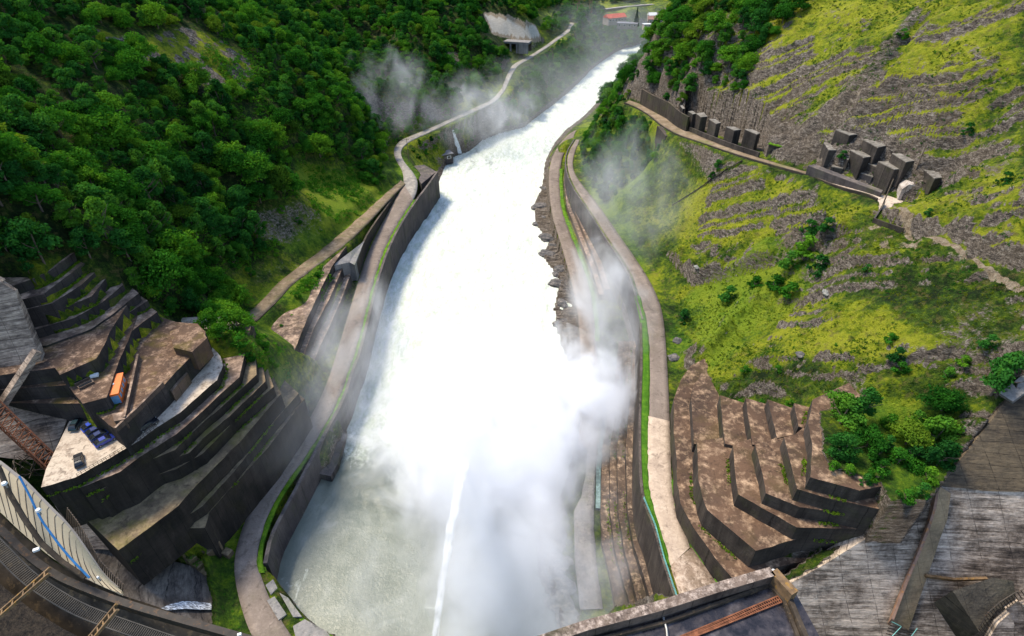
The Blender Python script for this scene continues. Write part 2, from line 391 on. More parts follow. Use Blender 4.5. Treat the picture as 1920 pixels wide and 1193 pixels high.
ROAD_U_L = PL([(452,600,27),(500,553,26.5),(530,523,26),(560,500,25),(600,470,23.5),(640,437,22),(690,393,20),(735,353,17.2),(752,338,16.3)])
ROAD_U_R = PL([(478,602,27),(520,562,26.5),(545,533,26),(575,512,25),(620,480,23.5),(655,453,22),(702,405,20),(743,360,17.2),(760,345,16.3)])
ROAD_T_O = PL([(1646,375,69),(1625,365,69),(1577,354,68.3),(1520,331,67),(1430,306,65),(1370,288,63.5),(1310,267,61),(1270,254,59.5),(1240,236,58),(1222,220,57),(1195,203,55.5),(1172,194,55)])
ROAD_T_I = PL([(1665,367,69),(1640,361,69),(1593,347,68.3),(1530,327,67),(1430,298,65),(1370,279,63.5),(1315,257,61),(1285,243,59.5),(1262,228,58),(1240,210,57),(1205,196,55.5),(1180,188,55)])
FAR_ROAD = PL([(1055,22,34),(1120,18,35),(1180,10,36),(1240,6,37),(1300,0,38)])
PLAZA = PL([(1646,375,69),(1665,367,69),(1713,383,69),(1700,396,69),(1672,389,69),(1665,396,69),(1648,393,69)])
BANK_L = PZ([(680,1215),(612,1185),(567,1158),(520,1104),(503,1082),(514,1037),(547,961),(584,900),(600,894),(622,880),(640,830),(660,760),(680,690),(695,640),(705,580),(722,510),(740,470),(765,425),(780,400),(800,370),(822,345),(835,310),(850,293),(880,283),(905,262),(935,250),(985,238),(1000,225),(1040,195),(1075,165),(1110,130),(1140,108),(1165,93),(1200,84),(1230,76)], 0)
BANK_R = PZ([(1055,1215),(1045,1150),(1010,1080),(1005,1000),(1014,950),(1046,950),(1070,870),(1088,800),(1085,740),(1070,690),(1050,640),(1038,580),(1052,530),(1018,480),(1030,455),(1004,420),(1002,385),(1016,355),(1020,325),(1024,298),(1040,268),(1062,242),(1085,225),(1100,212),(1130,180),(1160,140),(1190,108),(1212,88),(1240,80)], 0)
RIVER = BANK_L + BANK_R[::-1]

TIERS = {}    # name -> list of (outer edge, height); back = closing points
TIERS['right_low'] = ([
  ([(1321,672),(1295,686),(1276,713),(1263,749),(1263,804),(1268,852),(1270,908),(1276,944),(1300,989),(1341,1047),(1372,1083),(1417,1073),(1528,1047)], 29.5),
  ([(1345,822),(1307,828),(1309,900),(1317,932),(1326,956),(1417,1033),(1518,1004)], 35.5),
  ([(1385,830),(1374,837),(1380,900),(1384,927),(1444,961),(1494,989),(1623,992),(1666,989)], 39.5),
  ([(1440,828),(1416,833),(1432,900),(1436,925),(1499,951),(1666,975)], 43),
  ([(1490,815),(1470,820),(1490,900),(1495,917),(1551,934),(1666,958)], 46.5),
  ([(1524,749),(1515,794),(1523,832),(1519,895),(1611,920),(1659,911)], 50)],
  [(97,80.5),(80,99)])
TIERS['right_up'] = ([
  ([(1321,690),(1300,725),(1296,746),(1299,794),(1301,832)], 32.5),
  ([(1350,741),(1359,832)], 36.5), ([(1398,746),(1411,834)], 40), ([(1439,749),(1457,822)], 43.2), ([(1489,756),(1497,800)], 46.5)],
  None)
TIERS['stair_l'] = ([
  ([(22,537),(66,521),(94,508),(140,473)], 70), ([(36,563),(81,552),(122,521),(158,493)], 67.5),
  ([(48,581),(98,569),(153,534),(177,512)], 65), ([(60,597),(109,582),(171,556),(199,522)], 62.5),
  ([(66,618),(140,596),(192,567),(231,534)], 60), ([(87,648),(171,617),(214,587),(260,550)], 57.5),
  ([(150,668),(197,635),(206,617),(241,587),(277,564)], 55), ([(200,690),(213,655),(232,635),(262,609),(295,585)], 53)],
  [(-112,136),(-126,124),(-126,100)])
TIERS['deck_l'] = ([
  ([(103,690),(112,703),(180,673),(196,646),(206,622)], 57),
  ([(126,722),(155,757),(200,745),(213,705),(227,668),(240,640)], 53.2),
  ([(140,757),(157,757),(219,809),(308,722),(330,697),(384,642),(385,622),(370,607),(330,604)], 49.6)],
  [(-100,127),(-120,120),(-116,92)])
TIERS['stair_g'] = ([
  ([(77,914),(140,896),(210,857),(262,826),(295,801),(339,773),(380,736),(407,713),(418,686),(413,668),(398,652)], 44),
  ([(150,915),(225,885),(262,857),(330,815),(380,771),(420,733),(449,707)], 41.5),
  ([(180,925),(280,863),(328,844),(380,793),(413,766),(481,703)], 39),
  ([(200,930),(237,885),(290,872),(354,850),(380,823),(430,781),(498,715)], 36.5),
  ([(205,935),(250,905),(330,880),(380,851),(443,786),(513,725)], 34),
  ([(222,1032),(280,990),(335,948),(350,930),(380,899),(455,823),(527,739)], 30.5),
  ([(345,972),(380,949),(438,886),(500,808),(560,738)], 25.4),
  ([(384,990),(392,962),(418,932),(506,836),(571,748)], 22.2)],
  [(-76,134),(-98,132),(-104,100),(-98,78)])
TIERS['stair_n'] = ([
  ([(623,499),(600,545),(575,600),(548,668)], 23.5), ([(640,508),(618,560),(590,612),(563,685)], 20),
  ([(657,517),(640,562),(618,612),(600,650),(583,690)], 16)],
  [(-78,148),(-86,160),(-70,212)])
TIERS['stair_s'] = ([
  ([(1160,640),(1150,740),(1129,840),(1126,958),(1128,1018),(1143,1077),(1158,1161),(1162,1180)], 4.2),
  ([(1170,640),(1161,740),(1143,840),(1144,958),(1152,1029),(1169,1092),(1187,1155),(1192,1175)], 6.2),
  ([(1180,640),(1171,740),(1157,840),(1159,958),(1169,1023),(1187,1095),(1202,1151),(1208,1170)], 8.4),
  ([(1188,640),(1181,740),(1173,840),(1177,958),(1190,1029),(1208,1083),(1226,1145),(1232,1165)], 10.8)],
  None)

def tier_poly(key, i):
    T_, back = TIERS[key]; e, z = T_[i]
    w = PZ(e, z)
    if key == 'right_up':
        j = i+1
        nxt = PZ(T_[j][0], T_[j][1]) if j < len(T_) else PZ([(1521,752),(1516,792)], 50)
        o = [(a[0]+2.0, a[1]+1.2, z) for a in nxt[::-1]]
        return w+o
    if key == 'stair_s':
        return w+[(a[0]+9, a[1], z) for a in w[::-1]]
    return w+[(a[0], a[1], z) for a in back]

# ================================================================== terrain
ctrl = []
def C_(lst): ctrl.extend(P(*c) for c in lst)
def CW(lst): ctrl.extend(lst)
C_([ # left hill
 (0,450,78),(0,300,86),(0,150,96),(0,0,113),(-150,200,104),(-150,400,92),(200,450,69),(200,300,76),(200,150,89.5),(200,0,108),
 (400,470,43.4),(400,300,58),(400,150,77),(400,0,98),(560,400,34.6),(560,250,51.5),(560,100,73.6),(650,350,27),(690,290,27),(650,210,50),
 (330,585,46),(400,560,36),(300,520,55),(480,500,31),(450,560,29),(600,330,33),(680,340,23),(600,440,24.5),
 (520,640,30),(500,690,34),(560,560,25),(600,510,23.5),
 (700,190,37),(700,100,50),(700,0,76),(850,100,46),(850,20,67),(760,230,24),(800,180,33),(870,150,33),(940,95,38),(930,50,50),
 (975,62,42),(985,35,52),(960,5,62),(1040,40,36),(1050,5,40),(760,60,64)])
CW([(-190,320,125),(-190,420,118),(-210,240,135),(-240,180,140),(-200,100,110),(-160,60,90),(-190,540,110),(-130,640,100),(-60,720,85),(20,800,62),(-280,400,160),(-240,650,140),(-130,20,70),(-200,-20,90)])
C_([ # right hill
 (1450,450,49.6),(1330,520,33),(1300,470,34),(1250,400,34),(1330,600,29),(1290,560,26),(1400,690,38),(1550,730,47),(1700,740,54),(1850,740,60),(1600,600,56),(1800,600,66),(1920,600,70),
 (1470,600,42),(1600,480,62),(1800,480,72),(1920,450,79),(1740,420,71),(1800,330,80),(1920,300,88),(1600,200,87),(1600,100,98),(1600,0,110),
 (1750,200,92),(1750,100,102),(1750,0,113),(1920,150,101),(1920,0,117),(2050,300,96),(2050,600,78),(1450,210,76),(1450,100,92),(1450,0,106),
 (1330,170,73),(1330,80,90),(1330,0,103),(1240,150,70),(1232,60,88),(1290,0,102),(1550,310,72),(1480,270,71),
 (1160,330,33),(1180,260,43),(1130,260,36),(1130,210,45),(1220,300,42),(1350,380,50),(1290,340,47),(1690,350,72),(1760,350,75)])
CW([(80,385,40),(100,420,20),(110,360,82),(130,400,70),(160,340,118),(120,480,14),(160,560,18),(200,660,20),(200,420,110),(230,560,70),(260,700,70),(200,260,140),(220,140,140),(170,90,95),(140,60,70),(190,20,80),(55,385,19),
    (150,850,38),(60,860,50),(230,840,42),(320,800,60),(100,1000,80),(250,1000,90),(0,1000,110),(400,1000,120),(-200,1000,170),(350,600,130),(124,790,29),(160,800,29),(190,800,29),(110,760,27),(90,720,20)])
def add_line(l, n, z=None):
    for q in resample(l, n): ctrl.append((q[0], q[1], q[2] if z is None else z))
for l in (ROAD_R_L, ROAD_R_R): add_line(l, 18)
for l in (PATH_L,): add_line(l, 12)
for l in (ROAD_L_L, ROAD_L_R): add_line(l, 30)
for l in (ROAD_U_L,): add_line(l, 8)
for l in (ROAD_T_O, ROAD_T_I): add_line(l, 12)
add_line(BANK_L, 40, .2); add_line(BANK_R, 40, .2); add_line(FAR_ROAD, 6)
for q in resample([( (a[0]+b[0])/2, (a[1]+b[1])/2, 0) for a, b in zip(resample(BANK_L,30), resample(BANK_R,30))], 25): ctrl.append((q[0], q[1], -4))
# left strip between road and stair
ctrl = np.array(ctrl)
# drop near-duplicates
keep = []
for i, c in enumerate(ctrl):
    if all((c[0]-ctrl[j][0])**2+(c[1]-ctrl[j][1])**2 > 4 for j in keep): keep.append(i)
ctrl = ctrl[keep]
def kern(r2): return np.sqrt(r2+16.0)
cx, cy, cz = ctrl.T
A = kern((cx[:,None]-cx)**2+(cy[:,None]-cy)**2); A[np.diag_indices(len(cx))] += .25
Pm = np.stack([np.ones_like(cx), cx, cy], 1)
sol = np.linalg.solve(np.block([[A, Pm],[Pm.T, np.zeros((3,3))]]), np.r_[cz, 0, 0, 0])
def hbase(X, Y):
    sh = X.shape; x = X.ravel(); y = Y.ravel(); o = np.empty(x.size)
    for i in range(0, x.size, 60000):
        a = x[i:i+60000]; b = y[i:i+60000]
        o[i:i+60000] = kern((a[:,None]-cx)**2+(b[:,None]-cy)**2) @ sol[:-3] + sol[-3]+sol[-2]*a+sol[-1]*b
    return o.reshape(sh)

RES = .75
xs = np.r_[np.linspace(-420,-190,40)[:-1], np.arange(-190,24,.9), np.arange(24,160,.52), np.linspace(160,460,50)]
ys = np.r_[np.linspace(-40,48,24)[:-1], np.arange(48,290,.62), 290+np.cumsum(np.linspace(.7,8.0,230))]
XX, YY = np.meshgrid(xs, ys)
H = hbase(XX, YY)
PXX, PYY, DD = proj(XX, YY, H)

def region(poly, soft=12):   # soft mask of a photographed area, measured once on the bare ground
    m = inpoly(PXX, PYY, poly) & (DD > 0)
    return m.astype(float)
def blur(m, k):
    for _ in range(k):
        m = (m+np.roll(m,1,0)+np.roll(m,-1,0)+np.roll(m,1,1)+np.roll(m,-1,1))/5
    return m
right = sstep(20, 45, XX-.0*YY)*(YY < 420)*(YY > 40)
# --- dipping rock beds on the right hill
s = -.10*XX+.62*YY+.78*H
warp = 2.6*fbm(XX/22, YY/22, H/22, 4, 3)
def saw(v, p): f = v-np.floor(v); return np.where(f < p, f/p, (1-f)/(1-p))
beds = 2.2*(saw((s+warp)/8.5, .8)-.5)+1.2*(saw((s+warp*1.3)/3.9+.3, .72)-.5)+.55*(saw((s+warp*1.6)/2.3, .62)-.5)
zone = sstep(-.25, .35, fbm(XX/26, YY/26, H/20, 4, 11)+.35*sstep(1650,1850,PXX)+.25*((PYY < 330) & (PXX > 1350)))
zone = np.where(YY < 420, zone, .3)*right
slope_hi = sstep(30, 36, H)
H = H+(beds*(.34+.95*zone)*slope_hi*right*sstep(-.45, .25, fbm(XX/11, YY/11, H/11, 3, 19)+.15))
H = H+right*slope_hi*(1.8*fbm(XX/13, YY/13, 0, 5, 21)+.8*fbm(XX/3.4, YY/3.4, 0, 3, 23))
left = sstep(-40, -75, XX)*(H > 24)
H = H+np.where(XX < 0, 1, 0)*sstep(24, 34, H)*(2.2*fbm(XX/18, YY/18, 0, 5, 31))
H = H+(YY > 330)*sstep(3, 10, H)*1.5*fbm(XX/15, YY/15, 0, 4, 41)
# --- outcrops: rock noses with a steep dark lower face (foot line, height, reach uphill)
def outcrop(foot, h, reach, below=1.2):
    global H
    w = [P(a, b, z) for a, b, z in foot]
    D, Zf = dline(XX, YY, w)
    up = np.zeros_like(H); 
    a, b = np.array(w[0]), np.array(w[-1]); n = np.array([-(b-a)[1], (b-a)[0]]); n /= np.linalg.norm(n)
    if n[0] < 0: n = -n
    # signed side by nearest segment
    sd = np.full(H.shape, -1.0); best = np.full(H.shape, 1e9)
    for p, q in zip(w[:-1], w[1:]):
        dx, dy = q[0]-p[0], q[1]-p[1]; L = dx*dx+dy*dy
        t = np.clip(((XX-p[0])*dx+(YY-p[1])*dy)/L, 0, 1)
        d = np.hypot(XX-p[0]-t*dx, YY-p[1]-t*dy)
        cr = dx*(YY-p[1])-dy*(XX-p[0])
        mm = d < best; best = np.where(mm, d, best); sd = np.where(mm, np.sign(cr), sd)
    sg = 1 if (a[0]*0+1) else 1
    # uphill is +x side
    tst = (w[0][0]+w[-1][0])/2+n[0]*3, (w[0][1]+w[-1][1])/2+n[1]*3
    p, q = w[0], w[-1]; cr0 = (q[0]-p[0])*(tst[1]-p[1])-(q[1]-p[1])*(tst[0]-p[0])
    side = sd*np.sign(cr0)
    rough = .35+.65*sstep(-.5, .5, fbm(XX/5, YY/5, 0, 4, 77))
    ends = 1
    H = H+np.where(side > 0, h*rough*sstep(0, below, D)*(1-sstep(reach*.25, reach, D)), 0)
outcrop([(1275,505,29),(1300,530,30),(1345,528,34),(1400,515,40),(1450,505,45),(1500,480,52)], 6.5, 15)
outcrop([(1270,640,27),(1310,655,28),(1335,640,29),(1352,600,31),(1372,585,33)], 6, 10)
outcrop([(1560,522,55),(1620,520,59),(1700,512,65),(1720,508,66)], 2.5, 7)
outcrop([(1330,742,33),(1420,735,38),(1500,728,43),(1620,720,50),(1700,712,53)], 3.0, 8)
outcrop([(1700,440,68),(1760,478,68),(1830,500,71),(1930,520,74)], 5.0, 14)
outcrop([(1440,680,41),(1530,690,47),(1590,700,50)], 2.0, 6)
outcrop([(1500,270,72),(1555,255,76),(1600,245,79),(1650,250,80)], 4.0, 9)
outcrop([(1240,168,66),(1300,188,70),(1380,206,75),(1450,222,78)], 5.0, 9)
def drop(line, h, r):
    global H
    D, _ = dline(XX, YY, PL(line)); H = H-h*(1-sstep(0, r, D))
drop([(1735,20,111),(1690,80,104),(1620,150,94),(1560,205,87),(1520,245,79)], 2.5, 4)
# left: bare cliffs over the road
def bulge(line, h, r):
    global H
    D, _ = dline(XX, YY, PL(line)); H = H+h*(1-sstep(r*.3, r, D))
bulge([(650,165,48),(700,175,42),(760,170,40),(820,165,38)], 7, 14)
bulge([(480,395,38),(560,385,36),(610,400,32)], 5, 9)

# --- flatten for roads and cut for water and concrete
def flatten(L, R, zoff, grow, blend):
    global H
    n = max(len(L), len(R))*6
    l = resample(L, n); r = resample(R, n); mid = (l+r)/2
    hw = float(np.median(np.linalg.norm(l[:, :2]-r[:, :2], axis=1)))/2
    # per-point width
    D = np.full(H.shape, 1e9); Zc = np.zeros(H.shape); W = np.zeros(H.shape)
    wd = np.linalg.norm(l[:, :2]-r[:, :2], axis=1)/2
    x0, x1 = mid[:,0].min()-40, mid[:,0].max()+40; y0, y1 = mid[:,1].min()-40, mid[:,1].max()+40
    m = (XX > x0) & (XX < x1) & (YY > y0) & (YY < y1)
    xm = XX[m]; ym = YY[m]; d = np.full(xm.shape, 1e9); z = np.zeros(xm.shape); w = np.zeros(xm.shape)
    for k in range(n):
        dd = np.hypot(xm-mid[k,0], ym-mid[k,1])-wd[k]; c = dd < d
        d = np.where(c, dd, d); z = np.where(c, mid[k,2], z)
    f = 1-sstep(grow, grow+blend, d)
    H[m] = H[m]*(1-f)+(z+zoff)*f
flatten(ROAD_T_O, ROAD_T_I, -.3, .4, 3)
for q in (PLAZA,):
    m = inpoly(XX, YY, q); H[m] = 68.8
flatten(ROAD_U_L, ROAD_U_R, -.3, .8, 4)
flatten(ROAD_L_L, ROAD_L_R, -.3, 1.2, 4)
flatten(ROAD_R_L, ROAD_R_R, -.3, 3.0, 5)
# right quay: everything river-side of the road wall goes down to the path
wallr = smooth(ROAD_R_L, 1)
qp = [(p[0]-1.2, p[1], 0) for p in ROAD_R_L] + [(p[0], p[1], 0) for p in BANK_R[:22]][::-1]
qp = [(p[0]-1.0, p[1]) for p in ROAD_R_L]+[(p[0], p[1]) for p in PATH_L[::-1]]
Dp, Zp = dline(XX, YY, [tuple((np.array(a)+np.array(b))/2) for a, b in zip(PATH_L, PATH_R)])
mq = inpoly(XX, YY, qp) & (YY < 345)
H = np.where(mq, np.minimum(H, Zp-.35+.05*fbm(XX/3, YY/3, 0, 3, 5)), H)
flatten(PATH_L[:12], PATH_R[:12], -.35, .3, 2.5)
ROCKB = [(p[0], p[1]) for p in PATH_L[:11]]+[(p[0], p[1]) for p in BANK_R[:20]][::-1]
mr = inpoly(XX, YY, ROCKB)
H = np.where(mr, np.clip(1.1+1.5*fbm(XX/5, YY/5, 0, 4, 51), .35, 2.1), H)
fr_ = [(p[0], p[1]) for p in PL([(1285,243,59.5),(1315,257,61),(1370,279,63.5),(1440,300,65.2)])]+[(p[0], p[1]) for p in PL([(1430,255,66),(1380,232,65),(1330,215,64),(1280,198,62)])]
_, zr_ = dline(XX, YY, ROAD_T_I); m = inpoly(XX, YY, fr_); H = np.where(m, np.minimum(H, zr_-.1), H)
# river bed
mw = inpoly(XX, YY, RIVER)
Db, _ = dline(XX, YY, BANK_L+BANK_R[::-1])
H = np.where(mw, np.minimum(H, -.3-np.clip(Db*.8, 0, 4)), np.maximum(H, .35))
# left quay strip (between road and water) is built as wall: ground stays at road level there
# right verge beside the upper side of the road
# tiers
def carve(poly, fn):
    global H
    m = inpoly(XX, YY, poly); H[m] = fn(H[m], m)
tops = np.full(H.shape, -1e9)
TPOLY = {}
for k, (ts, back) in TIERS.items():
    for i, (e, z) in enumerate(ts):
        pl = tier_poly(k, i); TPOLY[k, i] = pl
        m = inpoly(XX, YY, pl); tops[m] = np.maximum(tops[m], z)
CARVE = {
 'r': [P(*q) for q in [(1321,672,29.5),(1350,741,36.5),(1398,746,40),(1439,749,43.2),(1489,756,46.5),(1524,749,50),(1534,790,50),(1530,850,50),(1560,885,50),(1655,908,50),(1666,940,46.5),(1666,989,39.5),(1600,1000,39.5),(1528,1047,29.5),(1440,1085,29.5),(1372,1083,29.5),(1300,989,29.5),(1276,944,29.5),(1268,852,29.5),(1263,804,29.5),(1263,749,29.5),(1276,713,29.5)]],
 'a': [P(*q) for q in [(22,537,70),(66,521,70),(94,508,70),(140,473,70),(158,493,67.5),(177,512,65),(199,522,62.5),(231,534,60),(260,550,57.5),(277,564,55),(297,585,53),(330,604,49.6),(370,607,49.6),(384,642,49.6),(418,672,44),(449,707,41.5),(449,707,36),(513,725,34),(527,739,30.5),(571,748,22.2),(571,760,11),(506,850,10),(460,900,10),(392,985,10),(390,1080,9),(230,1100,12),(60,920,44),(-40,900,44),(-80,560,70)]],
 'n': [P(*q) for q in [(623,499,23.5),(665,517,16),(650,600,12),(620,680,11.5),(583,700,12),(548,668,23.5),(575,600,23.5),(600,545,23.5)]],
}
for k, pl in CARVE.items():
    m = inpoly(XX, YY, pl); t = np.where(tops > -1e8, tops-.5, {'r': 23.5, 'a': 8.5, 'n': 11}[k])
    H = np.where(m, np.minimum(H, t), H)
aw = [T(*q) for q in ((1885,752,.1046),(1925,722,.1042),(1990,676,.1036),(1990,930,.1038),(1850,925,.1046),(1758,915,.105))]
m = inpoly(XX, YY, [(a[0], a[1]) for a in aw]); H = np.where(m, np.minimum(H, 38), H)
for pl, zc in (([(-150,-10),(-150,112),(-112,112),(-104,100),(-96,90),(-92,74),(-66,60),(-60,20)], 8.5), ([(48,20),(54,61),(62,63),(74,69.5),(86,72.5),(150,70),(190,30)], 9)):
    m = inpoly(XX, YY, pl); H = np.where(m, np.minimum(H, zc), H)
thk = inpoly(XX, YY, PZ([(1536,770),(1640,745),(1770,760),(1790,880),(1740,945),(1668,945),(1650,902),(1600,890),(1560,878),(1540,850)], 50.4))
H = np.where(thk, np.maximum(H, 50.35+.5*fbm(XX/3, YY/3, 0, 3, 201)), H)
ap = [T(225,928,.12), T(300,1000,.1255), T(338,1044,.127), T(386,1066,.1288), T(403,1130,.1226), T(410,1250,.112)]
m = inpoly(XX, YY, [(a[0], a[1]) for a in ap]+[(-55,0),(-150,-10),(-150,80)]); H = np.where(m, np.minimum(H, 7.5), H)
H[(YY < 60) & (XX > -60) & (XX < 60)] = np.minimum(H[(YY < 60) & (XX > -60) & (XX < 60)], 3)

def hgt(x, y):   # ground height (bilinear)
    x = np.atleast_1d(np.asarray(x, float)); y = np.atleast_1d(np.asarray(y, float))
    i = np.clip(np.searchsorted(xs, x)-1, 0, len(xs)-2); j = np.clip(np.searchsorted(ys, y)-1, 0, len(ys)-2)
    u = np.clip((x-xs[i])/(xs[i+1]-xs[i]), 0, 1); v = np.clip((y-ys[j])/(ys[j+1]-ys[j]), 0, 1)
    return (H[j,i]*(1-u)*(1-v)+H[j,i+1]*u*(1-v)+H[j+1,i]*(1-u)*v+H[j+1,i+1]*u*v)

# --- cover: R = grass tone, G = bare rock, B = bare soil / scree
gy, gx = np.gradient(H, ys, xs); SL = np.hypot(gx, gy)
PXX, PYY, DD = proj(XX, YY, H)
def reg(poly, k=4): return blur((inpoly(PXX, PYY, poly) & (DD > 0)).astype(float), k)
nz1 = fbm(XX/9, YY/9, H/9, 5, 61); nz2 = fbm(XX/30, YY/30, 0, 4, 62)
rock = sstep(.95, 1.9, SL+.35*nz1)*.8*np.where((XX < 0) & (YY < 330), .25, 1)
rr = right*slope_hi
upr = reg([(1330,120),(1500,0),(1920,0),(1920,500),(1700,420),(1660,300),(1480,260),(1350,220)], 6)
rock = np.maximum(rock, rr*upr*(.12+.34*sstep(-.25, .5, nz1+.6*nz2)))
rock = np.maximum(rock, rr*sstep(1600,1880,PXX)*(.12+.48*sstep(-.25, .45, nz1)))
rock = np.maximum(rock, .62*rr*sstep(.08, .42, nz1-.12+.3*(SL-1)))
bright = reg([(1290,560),(1420,440),(1520,560),(1640,560),(1760,640),(1640,680),(1480,680),(1330,720)], 10)
bright = bright*.9; bright = np.maximum(bright, .85*reg([(1180,400),(1400,310),(1560,350),(1620,390),(1560,430),(1420,450),(1330,470)], 8))
rock = rock*(1-.6*bright*(SL < 1.5))
grass = .40+.4*nz2+.45*nz1; grass = grass+bright*.42+.42*rr*upr-.06*rr*sstep(1600,1800,PXX)
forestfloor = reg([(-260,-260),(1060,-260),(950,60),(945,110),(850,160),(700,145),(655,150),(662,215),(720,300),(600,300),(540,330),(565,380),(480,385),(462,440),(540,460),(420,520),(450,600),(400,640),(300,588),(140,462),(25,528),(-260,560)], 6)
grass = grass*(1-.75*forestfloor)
soil = np.zeros_like(H)
clear = reg([(165,50),(260,75),(340,50),(400,65),(475,115),(480,160),(425,190),(350,140),(260,110)], 3)
rock = np.maximum(rock, clear*sstep(-.1, .35, fbm(XX/4, YY/4, 0, 4, 71)+.1)); grass = grass+clear*.5
mead = reg([(555,300),(600,320),(700,345),(735,350),(690,395),(640,430),(600,440),(585,380)], 3); grass = grass+mead*.35
grass = np.where(reg([(430,600),(600,490),(620,520),(540,690),(540,720),(440,700)], 3) > .4, .45+.3*nz1, grass)
rock = np.maximum(rock, reg([(480,395),(560,375),(605,400),(610,440),(560,470),(470,440)], 2)*.55)
rock = np.maximum(rock, reg([(470,500),(560,465),(570,500),(500,530),(440,545)], 3)*.35)
cl = reg([(650,155),(720,182),(800,195),(845,222),(760,252),(700,245),(670,205)], 3)*.8
rock = np.maximum(rock, cl*sstep(-.3, .1, nz1+.2)); soil = np.maximum(soil, cl*sstep(0, .4, -nz1)*.8)
rock = np.maximum(rock, reg([(830,85),(862,100),(870,130),(840,130)], 2)*.9)
scar = reg([(904,22),(960,30),(1004,46),(1018,78),(975,80),(922,64)], 1)
soil = np.maximum(soil, scar*1.0); rock = rock*(1-scar)
gul = reg([(1740,10),(1715,10),(1610,140),(1500,240),(1560,230),(1640,160)], 3); rock = np.maximum(rock, gul*.6); grass = grass-.3*gul; soil = np.maximum(soil, gul*.42*sstep(-.2,.3,nz1))
pth = PL([(1660,392,69.5),(1680,420,68.5),(1720,450,69),(1780,475,70.5),(1850,505,72.5),(1925,527,74.5)])
Dt, _ = dline(XX, YY, pth); soil = np.maximum(soil, (1-sstep(.25, .9, Dt+.4*nz1))*.85)
scree = reg([(1640,400),(1720,400),(1760,440),(1820,500),(1700,470),(1600,470)], 5); soil = np.maximum(soil, scree*sstep(.0,.35,fbm(XX/3,YY/3,0,4,83)-.05)*.6)
bank = sstep(3.4, 1.2, H)*(Db < 5)*(~mr); rock = np.maximum(rock, bank*.9)
rock = np.where(mr & (H > .3), 0.85, rock)
mgr = inpoly(XX, YY, [(p[0], p[1]) for p in PATH_L[:5]]+[(p[0]-3.5, p[1]) for p in PATH_L[:5]][::-1]); rock = np.where(mgr, .0, rock)
pk = reg([(1540,290),(1580,235),(1650,240),(1780,310),(1790,345),(1720,350),(1640,330),(1560,320)], 3); rock = np.maximum(rock, pk*.8)
dk = reg([(1215,185),(1330,180),(1480,225),(1535,245),(1540,300),(1440,288),(1330,248),(1240,215)], 3); rock = np.maximum(rock, dk*.9)
cg = reg([(1075,240),(1180,195),(1240,235),(1300,290),(1330,350),(1290,470),(1230,470),(1120,390)], 5); rock = rock*(1-.8*cg); grass = grass+.1*cg
fb = reg([(780,300),(880,285),(1000,235),(1215,85),(1180,55),(1000,110),(950,200),(850,245)], 2); rock = np.where(H > 2.5, rock*(1-.85*fb), rock)
lush = np.zeros_like(H)
for pl_ in ([(545,300),(600,310),(740,335),(735,360),(690,395),(630,450),(560,480),(520,470),(600,400)], [(430,600),(500,540),(600,485),(640,500),(600,560),(540,690),(540,730),(440,710)], [(1085,240),(1180,200),(1235,260),(1235,330),(1180,400),(1230,560),(1300,640),(1262,700),(1235,560),(1100,350)], [(1280,560),(1440,440),(1560,480),(1500,570),(1330,700)], [(380,1000),(450,1000),(470,1193),(390,1193)], [(690,300),(760,290),(790,330),(740,360)], [(1640,750),(1780,760),(1800,900),(1640,960),(1560,870)]): lush = np.maximum(lush, reg(pl_, 5))
lush = np.clip(lush*(.75+.6*nz1), 0, 1)
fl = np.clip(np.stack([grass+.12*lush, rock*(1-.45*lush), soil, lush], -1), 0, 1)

nx, ny = len(xs), len(ys)
idx = np.arange(nx*ny).reshape(ny, nx)
F_ = np.stack([idx[:-1,:-1], idx[:-1,1:], idx[1:,1:], idx[1:,:-1]], -1).reshape(-1, 4)
# strata ledges also push sideways a little so that faces are not a clean height sheet
jx = .28*fbm(XX/1.9, YY/1.9, H/1.9, 2, 91)*rr; jy = .28*fbm(XX/1.9, YY/1.9, H/1.9, 2, 92)*rr
V_ = np.stack([XX+jx, YY+jy, H], -1).reshape(-1, 3)

